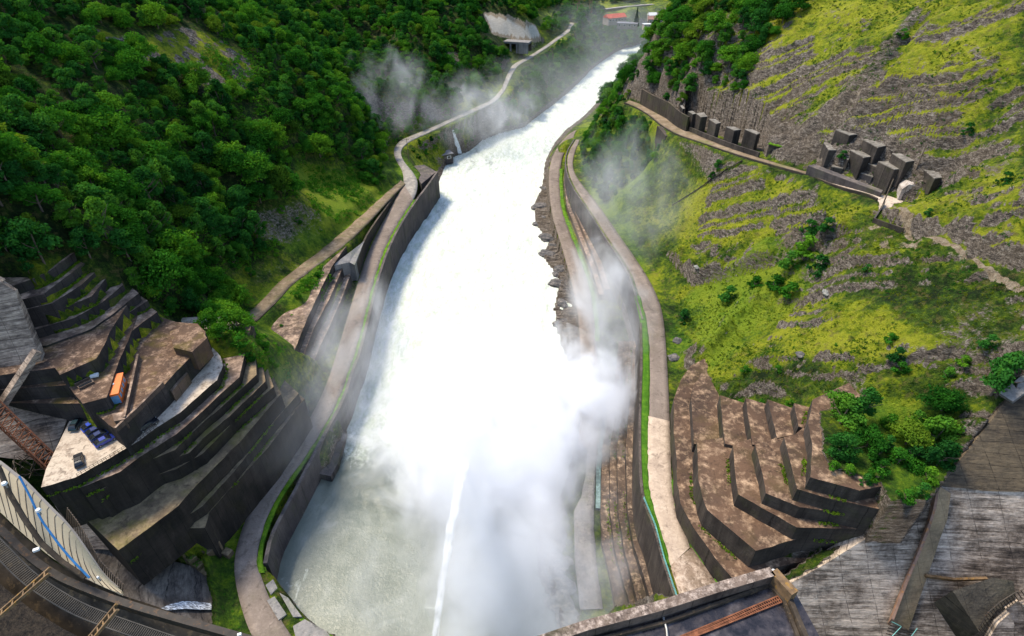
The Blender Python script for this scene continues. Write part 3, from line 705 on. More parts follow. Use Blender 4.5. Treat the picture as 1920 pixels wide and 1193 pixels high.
def terrain_mat():
    b = NB('hillside'); p = b.pos()
    at = b.n('ShaderNodeVertexColor', layer_name='cover'); sp = b.n('ShaderNodeSeparateColor'); b.l(at.outputs[0], sp.inputs[0])
    g, r, so = sp.outputs[0], sp.outputs[1], sp.outputs[2]
    nf = b.noise(p, .75, 8, .72, .3); nm = b.noise(p, .2, 6, .65); nn = b.noise(p, 3.4, 5, .7); nl = b.noise(p, .05, 4, .6)
    gm = b.math('ADD', g, b.math('ADD', b.math('MULTIPLY', b.math('SUBTRACT', nf, .5), 1.5), b.math('MULTIPLY', b.math('SUBTRACT', nm, .5), 1.5)))
    gr = b.ramp(gm, [(.02, (.014, .030, .006)), (.22, (.035, .075, .008)), (.42, (.085, .145, .010)), (.60, (.20, .26, .010)), (.90, (.37, .39, .024))])
    gr = b.mix(b.ramp(b.noise(p, .45, 6, .7, .5), [(.52, 0.0), (.66, .7)]), gr, (.19, .155, .05))
    gr = b.mix(b.ramp(b.noise(p, .6, 5, .7, .2), [(.30, .8), (.42, 0.0)]), gr, (.055, .115, .012))
    gr = b.mix(b.math('MULTIPLY', at.outputs[1], .85), gr, b.ramp(gm, [(.05, (.016, .045, .006)), (.35, (.045, .125, .009)), (.6, (.10, .22, .012)), (.9, (.19, .31, .02))]))
    st = b.noise(b.map(p, (.16, .75, 1.3), (.55, .1, -.35)), 1.0, 10, .76, .3); s2 = b.noise(b.map(p, (.9, 3.2, 5.0), (.55, .1, -.35)), 1.0, 6, .7, .2)
    sm = b.math('ADD', b.math('MULTIPLY', st, .62), b.math('MULTIPLY', s2, .38))
    rk = b.ramp(sm, [(.39, (.018, .016, .016)), (.455, (.085, .072, .062)), (.52, (.22, .18, .145)), (.575, (.40, .35, .29)), (.64, (.60, .55, .47))])
    rk = b.mix(b.ramp(nl, [(.45, 0.0), (.65, .4)]), rk, (.17, .125, .075))
    sl = b.ramp(nf, [(.3, (.22, .155, .09)), (.5, (.40, .31, .21)), (.7, (.58, .49, .36))]); sl = b.mix(b.ramp(so, [(.86, 0.0), (.97, .9)]), sl, b.ramp(sm, [(.4, (.55, .47, .36)), (.6, (.86, .80, .70))]))
    fr = b.math('ADD', r, b.math('MULTIPLY', b.math('SUBTRACT', b.math('ADD', b.math('MULTIPLY', nf, .5), b.math('MULTIPLY', sm, .5)), .5), 2.4))
    fr = b.ramp(fr, [(.44, 0.0), (.60, 1.0)])
    fs = b.ramp(b.math('ADD', so, b.math('MULTIPLY', b.math('SUBTRACT', nf, .5), .9)), [(.42, 0.0), (.58, 1.0)])
    c = b.mix(fr, gr, rk); c = b.mix(fs, c, sl)
    c = b.mix(.65, c, b.ramp(nn, [(.28, .3), (.68, 1.0)]), 'MULTIPLY')
    h = b.math('ADD', b.math('MULTIPLY', nf, .9), b.math('ADD', b.math('MULTIPLY', nn, .45), b.math('MULTIPLY', sm, 1.5)))
    b.bsdf(c, .92, b.bump(h, 1.0, 1.1), .15); return b.m
M['terrain'] = terrain_mat()
terrain = mesh_np('hillside_terrain', V_, F_, M['terrain'], sm=False); tag(terrain, kind='structure')
ca = terrain.data.color_attributes.new('cover', 'FLOAT_COLOR', 'POINT'); ca.data.foreach_set('color', fl.reshape(-1, 4).astype(np.float32).ravel())

# ================================================================== river
def water_mat():
    b = NB('river water'); p = b.pos()
    at = b.n('ShaderNodeVertexColor', layer_name='foam'); sp = b.n('ShaderNodeSeparateColor'); b.l(at.outputs[0], sp.inputs[0])
    f = sp.outputs[0]
    n = b.noise(b.map(p, (1.0, .55, 1.0)), .22, 7, .68, 1.2); n2 = b.noise(p, 1.3, 5, .7, .6)
    k = b.math('ADD', f, b.math('MULTIPLY', b.math('SUBTRACT', b.math('ADD', b.math('MULTIPLY', n, .7), b.math('MULTIPLY', n2, .3)), .5), 1.5))
    k = b.ramp(k, [(.42, 0.0), (.76, 1.0)])
    tur = b.ramp(b.noise(p, .09, 5, .6, 1.0), [(.3, (.13, .15, .12)), (.55, (.185, .205, .17)), (.75, (.26, .28, .25))])
    n3 = b.noise(b.map(p, (.5, .16, 1.0), (0, 0, .25)), 1.0, 7, .7, .8)
    foam = b.mix(b.ramp(n3, [(.40, 0.0), (.60, 1.0)]), b.ramp(n2, [(.3, (.42, .47, .36)), (.6, (.54, .58, .48))]), b.ramp(n2, [(.25, (.52, .56, .47)), (.6, (.72, .73, .70))]))
    c = b.mix(k, tur, foam)
    ro = b.math('MULTIPLY_ADD', k, .5, .3)
    b.bsdf(c, ro, b.bump(b.math('ADD', n2, n), .5, .25), .35); return b.m
M['water'] = water_mat()
wx = np.r_[np.arange(-82, 45, .7), np.arange(45, 240, 2.5)]; wy = np.r_[np.arange(44, 320, .7), 320+np.cumsum(np.linspace(.8, 4, 210))]
WX, WY = np.meshgrid(wx, wy)
wmid = resample([tuple((np.array(a)+np.array(b_))/2) for a, b_ in zip(resample(BANK_L, 40), resample(BANK_R, 40))], 60)
dm, _ = dline(WX, WY, [tuple(a) for a in wmid]); 
dbk, _ = dline(WX, WY, BANK_L); dbr, _ = dline(WX, WY, BANK_R)
rough = sstep(85, 125, WY)
wv = (.18+1.5*rough)*(.6*fbm(WX/7, WY/10, 0, 4, 101)+.45*np.abs(fbm(WX/3, WY/4.5, 0, 4, 102)))*sstep(0, 6, np.minimum(dbk, dbr)+2)
foam = sstep(84, 138, WY+.30*(WX+20)+16*fbm(WX/16, WY/16, 0, 5, 103))
foam = np.maximum(foam*.95, .10+.12*sstep(.1, .5, fbm(WX/10, WY/14, 0, 5, 109)))
foam = foam-.22*(WY > 250)*sstep(.05, .45, fbm(WX/14, WY/30, 0, 5, 104))
crest = 1-np.abs(fbm(WX/13+.15*WY/13, WY/22, 0, 4, 106)); foam = np.maximum(foam, .55*sstep(.90, .995, crest)*(WY < 112)*(WX < 0)*sstep(-.1, .4, fbm(WX/9, WY/9, 0, 3, 107)))
foam = np.maximum(foam, .55*sstep(2.5, .3, np.minimum(dbk, dbr))*(WY > 95))
i3 = np.arange(WX.size).reshape(WX.shape)
river = mesh_np('river_water', np.stack([WX, WY, wv], -1).reshape(-1, 3), np.stack([i3[:-1,:-1], i3[:-1,1:], i3[1:,1:], i3[1:,:-1]], -1).reshape(-1, 4), M['water'], sm=True)
tag(river, kind='structure')
ca = river.data.color_attributes.new('foam', 'FLOAT_COLOR', 'POINT')
ca.data.foreach_set('color', np.stack([foam]*3+[np.ones_like(foam)], -1).reshape(-1, 4).astype(np.float32).ravel())

# ================================================================== roads
def ribbon(name, L, R, m, n=90, z=0.0, cross=4, skirt=.6, it=2, kind='structure', wob=.0):
    l = resample(smooth(L, it), n); r = resample(smooth(R, it), n)
    V = []; F = []
    for i in range(n):
        w = wob*float(vnoise(i*.35, 3.1, 0, 5)) if wob else 0
        for k in range(cross+1):
            t = k/cross; q = l[i]*(1-t)+r[i]*t
            if wob and k in (0, cross):
                d = (r[i]-l[i])/np.linalg.norm(r[i]-l[i]); q = q+d*wob*float(vnoise(i*.6, k*7.7, 0, 9))
            V.append((q[0], q[1], q[2]+z+.06*math.sin(math.pi*t)))
        V.append((l[i][0], l[i][1], l[i][2]+z-skirt)); V.append((r[i][0], r[i][1], r[i][2]+z-skirt))
    c = cross+3
    for i in range(n-1):
        a, b_ = i*c, (i+1)*c
        for k in range(cross): F.append((a+k, a+k+1, b_+k+1, b_+k))
        F.append((a+cross+1, a, b_, b_+cross+1)); F.append((a+cross, a+cross+2, b_+cross+2, b_+cross))
    o = mesh_np(name, V, F, m); tag(o, kind=kind)
    bm = bmesh.new(); bm.from_mesh(o.data); bmesh.ops.recalc_face_normals(bm, faces=bm.faces[:]); 
    if bm.faces[0].normal.z < 0: bmesh.ops.reverse_faces(bm, faces=bm.faces[:])
    bm.to_mesh(o.data); bm.free()
    return o
def cut(l, a, b_):
    n = 200; q = resample(l, n); return [tuple(v) for v in q[int(a*(n-1)):int(b_*(n-1))+1]]
ribbon('right_road', ROAD_R_L[4:], ROAD_R_R[4:], M['road'], 150)
ribbon('right_road_dry_section', [P(1258,1060,24.05),P(1240,997,24.05),P(1223,947,24.05),P(1214,899,24.05),P(1215,812,24.05),P(1215.5,780,24.05)], [P(1294,1026,24.05),P(1276,982,24.05),P(1264,947,24.05),P(1259,899,24.05),P(1256.5,812,24.05),P(1255.5,790,24.05)], M['road_pale'], 60, wob=.25, it=1)
ribbon('right_road_worn_ramp', [P(1290,1160,24.02),P(1276,1121,24.02),P(1257,1060,24.02)], [P(1400,1160,24.02),P(1348,1100,24.02),P(1297,1026,24.02)], M['road_wet'], 30, it=0)
ribbon('riverside_path', PATH_L[3:], PATH_R[3:], M['road'], 110)
ribbon('riverside_slab_walk', [P(1088,1143,2.4),P(1078,1053,2.45),P(1076,958,2.5),P(1090,930,2.55),P(1098,890,2.6),P(1100,840,2.7)], [P(1131,1142,2.4),P(1119,1065,2.45),P(1113,988,2.5),P(1116,899,2.6),P(1118,870,2.65),P(1119,840,2.7)], M['slab'], 40, it=0, wob=.15)
ribbon('left_river_road', ROAD_L_L[:17], ROAD_L_R[:17], M['road'], 170)
vl, vr = resample(ROAD_L_L[16:], 40), resample(ROAD_L_R[16:], 40); sh_ = np.linspace(0, 1, 40)[:,None]; sh_ = np.clip(sh_*4, 0, 1)*.24; vl, vr = vl*(1-sh_)+vr*sh_, vr*(1-sh_)+vl*sh_
ribbon('left_valley_road', [tuple(a) for a in vl], [tuple(a) for a in vr], M['road_far'], 160, wob=.25)
ribbon('left_upper_road', ROAD_U_L, ROAD_U_R, M['road_brown'], 60, wob=.4)
ribbon('upper_terrace_road', ROAD_T_O, ROAD_T_I, M['road_brown'], 90, wob=.3)
ribbon('upper_road_dry_section', [P(*q[:2], q[2]+.06) for q in [(1646,375,69),(1625,365,69),(1577,354,68.3),(1530,335,67.2)]], [P(*q[:2], q[2]+.06) for q in [(1663,368,69),(1640,361,69),(1593,347,68.3),(1533,329,67.1)]], M['lot'], 30, it=1)
pl = MB(); pl.prism(PLAZA, 67.5); o = pl.build('upper_road_forecourt', M['lot']); tag(o, kind='structure')
ribbon('distant_road', FAR_ROAD, [(a[0], a[1]-7, a[2]) for a in FAR_ROAD], M['road_far'], 20)

ribbon('right_verge', [(p[0]-.8, p[1], p[2]+.12) for p in PL([(1252,1053,24),(1235,990,24),(1215,938,24),(1208,880,24),(1206,800,24),(1207,740,24),(1209,680,24),(1207,607,24),(1194,555,24)])],
  [(p[0]+.15, p[1], p[2]+.02) for p in PL([(1258,1065,24),(1240,997,24),(1223,947,24),(1214,899,24),(1215,840,24),(1217,760,24),(1218,680,24),(1214,607,24),(1199,555,24)])], M['verge'], 70, kind='stuff', wob=.2)
ribbon('outer_verge', [(p[0]-.15, p[1], p[2]+.02) for p in PL([(1350,1100,24),(1328,1065,24),(1297,1026,24),(1276,982,24),(1264,947,24),(1259,899,24)])], PL([(1392,1100,24.05),(1350,1062,24.05),(1312,1014,24.05),(1285,975,24.05),(1270,945,24.05),(1262,899,24.05)]), M['verge'], 40, kind='stuff', wob=.3)
ribbon('left_road_verge', [(p[0], p[1], p[2]+.05) for p in ROAD_L_R[3:17]], [(p[0]+1.3, p[1], p[2]+.2) for p in ROAD_L_R[3:17]], M['grass'], 120, kind='stuff', wob=.3)
ribbon('path_verge', [(p[0]-.2, p[1], p[2]+.05) for p in PATH_R[5:12]], [(p[0]+1.6, p[1], p[2]+.1) for p in PATH_R[5:12]], M['grass'], 70, kind='stuff', wob=.3)
for i_, (dx_, dz_, lab_) in enumerate([(3.6, 2.6, 'lower grassy ledge between the misty path and the dark curved wall'), (5.6, 5.2, 'upper narrow ledge on the foot of the dark curved wall')]):
    q_ = resample(PATH_R[6:11], 40); mb = MB(); mb.sweep([(p[0]+dx_, p[1], p[2]+dz_) for p in q_], 2.4, 6); tag(mb.build('wall_ledge', [M['tier_l'], M['side_l']][0]), lab_, 'ledge')
# ================================================================== stepped concrete
TN = {
 'right_low': ('stepped_terrace', 'broad flight of stained concrete terraces right of the pale road', 'terraces', 'tier_r', 20),
 'right_up': ('terrace_fins', 'row of upright concrete fins under the mossy rock behind the terraces', 'terraces', 'tier_r', 20),
 'stair_l': ('stepped_buttress', 'steep stack of narrow concrete steps under the dark forest on the left', 'terraces', 'tier_l', 30),
 'deck_l': ('concrete_deck', 'rust-brown concrete deck carrying the orange cabin above the parked cars', 'deck', 'deck_top', 30),
 'stair_g': ('stepped_retaining_wall', 'long diagonal concrete steps falling from the car park to the river road', 'retaining wall', 'tier_d', 6),
 'stair_n': ('inclined_wall_steps', 'three leaning concrete steps beside the misty left river road', 'retaining wall', 'tier_l', 9),
 'stair_s': ('quay_steps', 'four long crumbling steps below the wall of the right road', 'steps', 'quay_step', .5),
}
def ragged(poly, n_edge, amp, seed):
    """subdivide the outer edge and let it wander a little"""
    out = []; e = poly[:n_edge]
    for i, (a, b_) in enumerate(zip(e[:-1], e[1:])):
        L = math.dist(a[:2], b_[:2]); k = max(1, int(L/1.6))
        for j in range(k):
            t = j/k; x = a[0]+(b_[0]-a[0])*t; y = a[1]+(b_[1]-a[1])*t
            if j: x += amp*float(vnoise(x*.8, y*.8, seed, 3)); y += amp*float(vnoise(x*.8, y*.8, seed+9, 4))
            out.append((x, y, a[2]))
    return out+[e[-1]]+list(poly[n_edge:])
for k, (nm, lab, cat, mt, zb) in TN.items():
    ts = TIERS[k][0]; c = np.mean([TPOLY[k, len(ts)//2][i] for i in range(len(ts[len(ts)//2][0]))], 0)
    root = empty(nm, (c[0], c[1], zb), 0, lab, cat)
    for i in range(len(ts)):
        mb = MB(); poly = ragged(TPOLY[k, i], len(ts[i][0]), .12, i*3+len(k))
        h = {'right_up': 9, 'stair_s': 12, 'stair_g': 14}.get(k, 12)
        m_ = M['lot'] if (k == 'stair_g' and i == 0) else M['tier_l'] if (k == 'stair_g' and i == 1) else M[mt]
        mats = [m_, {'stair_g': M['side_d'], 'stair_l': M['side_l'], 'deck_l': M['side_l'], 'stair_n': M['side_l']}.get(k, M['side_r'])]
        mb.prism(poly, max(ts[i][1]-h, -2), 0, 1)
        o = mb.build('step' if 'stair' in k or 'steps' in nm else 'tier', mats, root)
        if k == 'stair_g' and i == 0: o.name = 'parking_deck'; o['label'] = 'pale flat top step used as a car park'
    # pour joints / low kerbs along the outer edge
M_wall = M['wall_dark']
# retaining walls along roads
def wall_thing(name, pts, th, h, m, lab, cat, it=1, side=0.0, parts=()):
    mb = MB(); q = smooth(pts, it); mb.sweep(q, th, h, side=side); o = mb.build(name, m); tag(o, lab, cat); return o
wr = [(p[0]-1.0, p[1], p[2]+.35) for p in PL([(1281,1135,24),(1275,1121,24),(1252,1053,24),(1235,990,24),(1213,938,24),(1207,880,24),(1206,800,24),(1207,740,24),(1209,680,24),(1207,607,24)])]
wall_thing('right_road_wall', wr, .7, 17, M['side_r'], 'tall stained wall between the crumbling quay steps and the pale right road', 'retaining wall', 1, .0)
wr2 = [(p[0]-.45, p[1], p[2]+.35) for p in PL([(1207,600,24),(1194,555,24),(1179,509,24),(1138,449,24),(1105,396,24),(1071,347,23.5),(1061,313,22.5),(1063,287,21.5),(1078,262,20)])]
wall_thing('misty_road_wall', wr2, .6, [13+0*i for i in range(60)][0], M['quay'], 'dark curved wall under the right road seen through drifting spray', 'retaining wall', 1)
QL = PL([(560,1110,9),(513,1098,9),(493,1057,9.2),(503,1008,9.3),(527,961,9.5),(557,907,9.8),(601,821,10.3),(641,750,10.7),(656,700,11.2),(672,660,11.7),(689,590,12.2),(704,530,13),(722,475,13.7),(746,425,14.4),(779,375,15.4),(800,348,15.8),(818,322,16)])
wall_thing('left_river_wall', [(p[0]+.6, p[1], p[2]+.25) for p in QL[2:]], 1.0, 17, M['quay'], 'long stained river wall carrying the left river road', 'retaining wall', 1)
sh = MB(); sh.prism(PL([(790,345,15.6),(818,322,15.6),(795,309,15.6),(770,312,15.6)])[::-1], 1.0); tag(sh.build('river_wall_bastion', M['quay']), 'flat rubble-topped bastion at the far end of the left river wall', 'bastion')
wall_thing('inner_road_wall', [(p[0], p[1], p[2]) for p in PL([(668,492,19.5),(682,450,19.3),(702,418,18.8),(724,388,17.6),(742,362,16.6)])], .8, 6, M['wall_dark'], 'dark tapering wall between the two forking left roads', 'retaining wall')
wall_thing('upper_road_kerb_wall', [(p[0]+.3, p[1], p[2]) for p in ROAD_U_R[:4]], .5, 5, M['wall_dark'], 'low dark wall under the near end of the brown left road', 'retaining wall')
lp = PL([(623,499,22.8),(655,492,21),(665,497,20.5),(683,452,19.3),(660,470,21.5),(640,485,22.5)])
mb = MB(); mb.prism(lp, 12); tag(mb.build('road_fork_slab', M['slab']), 'grey triangular slab in the fork of the left roads', 'slab')
tw = [(p[0]-.25, p[1], p[2]+.5) for p in ROAD_T_O]
wall_thing('terrace_road_wall', tw[:9], .6, 5.5, M['wall_dark'], 'dark wall holding up the road across the right hillside', 'retaining wall')
wall_thing('far_terrace_road_wall', tw[8:], .6, 6.0, M['wall_dark'], 'dark wall at the wooded far end of the hillside road', 'retaining wall')
mb = MB(); mb.prism(PL([(1232,236,58.3),(1248,255,58.3),(1275,257,58.5),(1262,242,58.5)]), 48); tag(mb.build('road_bastion', M['wall_dark']), 'tall concrete bastion bulging from the hillside road wall', 'bastion')
mb = MB(); q = PL([(1280,243,61),(1265,234,60.5),(1245,215,60),(1215,200,58.5),(1195,187,58)])
mb.sweep([(a[0]+2.2, a[1]+1.5, a[2]+5) for a in q], .8, 9); tag(mb.build('hillside_retaining_wall', M['wall_dark']), 'high dark wall on the uphill side of the far hillside road', 'retaining wall')

# ================================================================== sky, sun, camera
w = bpy.data.worlds.new('World'); SC.world = w; w.use_nodes = True; nt = w.node_tree
sky = nt.nodes.new('ShaderNodeTexSky'); sky.sky_type = 'NISHITA'; sky.sun_disc = False
SUN_EL, SUN_AZ = 58.0, -60.0       # azimuth from +Y towards +X
sky.sun_elevation = math.radians(SUN_EL); sky.sun_rotation = math.radians(SUN_AZ)
bg = nt.nodes['Background']; nt.links.new(sky.outputs[0], bg.inputs[0]); bg.inputs[1].default_value = .15
sl = bpy.data.lights.new('sun', 'SUN'); sl.energy = 2.4; sl.angle = math.radians(14); sl.color = (1.0, .89, .70)
so = bpy.data.objects.new('sun', sl); link(so)
sd = Vector((math.sin(math.radians(SUN_AZ))*math.cos(math.radians(SUN_EL)), math.cos(math.radians(SUN_AZ))*math.cos(math.radians(SUN_EL)), math.sin(math.radians(SUN_EL))))
so.rotation_euler = sd.to_track_quat('Z', 'Y').to_euler(); so.location = (0, 0, 300)
cam = bpy.data.cameras.new('camera'); cam.sensor_width = 36; cam.lens = 36*FOC/1920; cam.clip_end = 6000; cam.clip_start = .5
co = bpy.data.objects.new('camera', cam); link(co); co.location = (0, 0, CZ); co.rotation_euler = (math.radians(54), 0, 0); SC.camera = co
SC.view_settings.view_transform = 'Standard'; SC.view_settings.look = 'None'; SC.view_settings.gamma = 1
SC.view_settings.exposure = 1.12
cy_ = SC.cycles; cy_.max_bounces = 14; cy_.diffuse_bounces = 3; cy_.glossy_bounces = 2; cy_.transmission_bounces = 3; cy_.volume_bounces = 10; cy_.transparent_max_bounces = 8
cy_.volume_max_steps = 96

# ================================================================== dam faces
def patch(name, rows, m, label, cat, nu=28, nv=20, th=1.2, bulge=0.0):
    R_ = np.array([[T(*q) for q in r] for r in rows]); nr, nc = R_.shape[:2]
    V = []
    for j in range(nv+1):
        v = j/nv*(nr-1); j0 = min(int(v), nr-2); fv = v-j0
        for i in range(nu+1):
            u = i/nu*(nc-1); i0 = min(int(u), nc-2); fu = u-i0
            q = R_[j0,i0]*(1-fu)*(1-fv)+R_[j0,i0+1]*fu*(1-fv)+R_[j0+1,i0]*(1-fu)*fv+R_[j0+1,i0+1]*fu*fv
            q = q+np.array([0,0,1])*.12*float(vnoise(q[0]*.7, q[1]*.7, q[2]*.7, 12))
            V.append(tuple(q))
    F = [(j*(nu+1)+i, j*(nu+1)+i+1, (j+1)*(nu+1)+i+1, (j+1)*(nu+1)+i) for j in range(nv) for i in range(nu)]
    bm = bmesh.new(); vs = [bm.verts.new(v) for v in V]; [bm.faces.new([vs[k] for k in f]) for f in F]
    bmesh.ops.recalc_face_normals(bm, faces=bm.faces[:])
    c = Vector((0,0,CZ)); f0 = bm.faces[len(F)//2] if not bm.faces.ensure_lookup_table() else None
    if f0.normal.dot(c-f0.calc_center_median()) < 0: bmesh.ops.reverse_faces(bm, faces=bm.faces[:])
    me = bpy.data.meshes.new(name); bm.to_mesh(me); bm.free(); me.materials.append(m)
    o = bpy.data.objects.new(name, me); link(o)
    md = o.modifiers.new('thickness', 'SOLIDIFY'); md.thickness = th; md.offset = -1
    tag(o, label, cat); o['_v'] = 0; del o['_v']
    v = np.array(V); a, b_, d = proj(v[:,0], v[:,1], v[:,2]); tt = d/FOC
    def tD(px, py):
        w_ = 1/((a-px)**2+(b_-py)**2+4)**2; return float((w_*tt).sum()/w_.sum())
    return o, tD
dam_r, tR = patch('concrete_dam', [
 [(1465,1103,.1078),(1540,1062,.107),(1640,1000,.1056),(1700,962,.1053),(1763,913,.1052),(1850,916,.1048),(1970,918,.1042)],
 [(1465,1160,.1086),(1540,1120,.108),(1630,1080,.1073),(1700,1065,.1070),(1770,1055,.1067),(1855,1052,.1062),(1975,1050,.1054)],
 [(1465,1290,.1104),(1540,1285,.1102),(1620,1280,.1100),(1700,1275,.1098),(1780,1270,.1094),(1860,1265,.1088),(1980,1260,.1078)]],
 M['dam'], 'white streaked concrete dam face at the lower right', 'dam', 42, 30, 3)
patch('abutment_wall', [[(1891,748,.1046),(1925,722,.1042),(1985,680,.1036)], [(1762,911,.105),(1850,921,.1046),(1985,924,.1038)]], M['dam_brown'],
 'brown streaked sloping abutment wall at the right edge', 'dam wall', 16, 14, 2.5)
mb = MB(); mb.bar(T(1886,747,.1043), T(1985,672,.1033), 2.6, 1.0); tag(mb.build('wall_coping', M['slab']), 'pale coping along the top of the brown abutment wall', 'coping')
root = empty('dam_walkway', T(1725,1060,tR(1725,1060)), 0, 'rust-edged walkway running down the streaked dam face', 'walkway')
LW = [(1757,908),(1753,950),(1741,990),(1722,1040),(1700,1090),(1685,1130),(1672,1165)]
RW = [(1783,926),(1776,975),(1762,1012),(1748,1055),(1732,1100),(1718,1140),(1704,1182)]
lw = [T(a, b_, tR(a, b_)-.0012) for a, b_ in LW]; rw = [T(a, b_, tR(a, b_)-.0006) for a, b_ in RW]
mb = MB(); n_ = len(lw)
for i in range(n_-1): mb.add([lw[i], rw[i], rw[i+1], lw[i+1]], [(0,1,2,3)])
mb.build('floor', concrete('walkway silt', (.62,.46,.27),(.42,.30,.17),(.24,.175,.11),.1,.3,blot=.2), root)
mb = MB(); mb.sweep([(a[0]-.1, a[1], a[2]+.75) for a in smooth(lw, 1)], .45, 2.2); mb.build('parapet', plain('rust stained parapet', (.24,.15,.11), .85, 0, .35, .8, .2, rust=(.36,.17,.07)), root)
mb = MB()
for k in range(9):
    t = k/8; a = np.array(T(1668,1172,tR(1668,1172)-.004))*(1-t)+np.array(T(1650,1215,tR(1650,1215)-.004))*t
    c_ = np.array(T(1712,1186,tR(1712,1186)-.004))*(1-t)+np.array(T(1700,1225,tR(1700,1225)-.004))*t
    mb.bar(a, c_, .14)
mb.build('step_grating', M['dark_steel'], root)
mb = MB()
for A_, B_ in (((1672,1166),(1690,1175)),((1690,1175),(1668,1198)),((1720,1178),(1705,1198))):
    mb.bar(T(*A_, tR(*A_)-.006), T(*B_, tR(*B_)-.006), .1); mb.bar(T(*A_, tR(*A_)-.005), T(*B_, tR(*B_)-.005), .08)
mb.build('handrail', M['teal'], root)
# gate pier on the face, curved shaft behind it
root = empty('gate_pier', T(1820,1130,tR(1820,1130)), 0, 'dark angular concrete pier jutting from the dam face', 'pier')
tp = [(1786,1108),(1862,1083),(1900,1090),(1905,1120),(1868,1145),(1836,1185)]
mb = MB(); tt_ = [T(a, b_, tR(a, b_)-.0065) for a, b_ in tp]
bt_ = [tuple(np.array(T(a-34, b_+20, tR(a-34, b_+20)))+np.array((0,0,-.6))) for a, b_ in tp]
n_ = len(tp); mb.add(tt_+bt_, [tuple(range(n_)), tuple(range(2*n_-1, n_-1, -1))]+[(i, (i+1) % n_, n_+(i+1) % n_, n_+i) for i in range(n_)])
mb.build('pier_body', concrete('pier concrete', (.34,.28,.19),(.16,.13,.09),(.07,.06,.05),.05,.8,blot=.2), root)
arc = [(1845,1192),(1862,1163),(1885,1143),(1910,1127),(1945,1112)]
mb = MB(); q = [T(a, b_, tR(a, b_)-.0075) for a, b_ in arc]; q2 = [T(a-10, b_-14, tR(a-10, b_-14)-.0075) for a, b_ in arc]
for i in range(len(q)-1):
    for s_ in range(5):
        f = s_/5; a = np.array(q[i])*(1-f)+np.array(q[i+1])*f; b_ = np.array(q2[i])*(1-f)+np.array(q2[i+1])*f; mb.bar(a, b_, .12)
for l_ in (q, q2):
    for i in range(len(l_)-1): mb.bar(l_[i], l_[i+1], .14)
mb.build('curved_grating', M['dark_steel'], root)
mb = MB(); lo = [T(a, b_, tR(a, b_)-.0068) for a, b_ in arc]; hi = [T(a+30, b_+75, tR(a+30, min(b_+75, 1235))-.0058) for a, b_ in arc]
for i in range(len(lo)-1): mb.add([lo[i], lo[i+1], hi[i+1], hi[i]], [(0,1,2,3)])
o = mb.build('curved_shaft', M['dam']); tag(o, 'pale curved concrete shaft in the lower right corner', 'shaft')
md = o.modifiers.new('thickness', 'SOLIDIFY'); md.thickness = 1.0
mb = MB(); l1 = [T(a, b_, tR(a, b_)-.0012) for a, b_ in [(1735,1080),(1790,1087),(1850,1085)]]
for i in range(2): mb.bar(l1[i], l1[i+1], .5, .6)
tag(mb.build('dam_ledge', M['rust_beam']), 'short rusty ledge beside the dam walkway', 'ledge')

# left abutment
_, tL = patch('left_abutment', [[(-60,505,.1125),(0,528,.1145),(28,545,.116)], [(-60,635,.1155),(20,650,.118),(70,658,.1195)], [(-60,745,.1185),(50,770,.121),(126,786,.1225)], [(-60,850,.1165),(40,862,.119),(97,862,.1205)]],
 M['dam_left'], 'board-marked pale concrete face at the left edge beside the car park', 'dam', 26, 34, 2.5)
mb = MB(); mb.bar(T(70,658,.1182), T(-20,795,.1150), 1.9, 1.3); tag(mb.build('abutment_beam', M['dam_left']), 'pale sloping beam across the board-marked left face', 'beam')
patch('spill_apron', [[(88,925,.1205),(160,930,.1215),(240,935,.122)], [(120,975,.1215),(178,972,.1222),(232,985,.1228)], [(150,1030,.122),(185,1030,.1228),(224,1032,.1232)]],
 M['dam_left'], 'wet grey concrete apron in the hollow below the car park', 'apron', 16, 12, 1.5)
_, tI = patch('concrete_slope', [[(140,1022,.1225),(222,1030,.1252),(310,1048,.1272),(385,1068,.1288)], [(120,1090,.1165),(210,1100,.1192),(310,1116,.1212),(402,1130,.1228)], [(120,1230,.1015),(220,1235,.106),(310,1240,.1098),(408,1240,.1125)]],
 M['dam_dark'], 'dark smooth concrete slope at the lower left with a thin waterfall', 'dam', 30, 20, 2)
fall = [(298,1141,300,1144),(318,1134,322,1144),(342,1128,345,1142),(370,1129,372,1143),(396,1131,397,1143)]
mb = MB()
for a, b_ in zip(fall[:-1], fall[1:]):
    mb.add([T(a[0],a[1],tI(a[0],a[1])-.0008), T(b_[0],b_[1],tI(b_[0],b_[1])-.0008), T(b_[2],b_[3],tI(b_[2],b_[3])-.0008), T(a[2],a[3],tI(a[2],a[3])-.0008)], [(0,1,2,3)])
fm = NB('falling water'); n_ = fm.noise(fm.map(fm.pos(), (.8, 4, 4)), 1.0, 5, .7); fm.bsdf(fm.ramp(n_, [(.42, (.10,.10,.10)), (.62, (.85,.87,.88))]), .4)
M['falls'] = fm.m
o = mb.build('thin_waterfall', M['falls']); tag(o, 'thin white sheet of water sliding over the dark slope', 'waterfall'); md = o.modifiers.new('thickness', 'SOLIDIFY'); md.thickness = .1

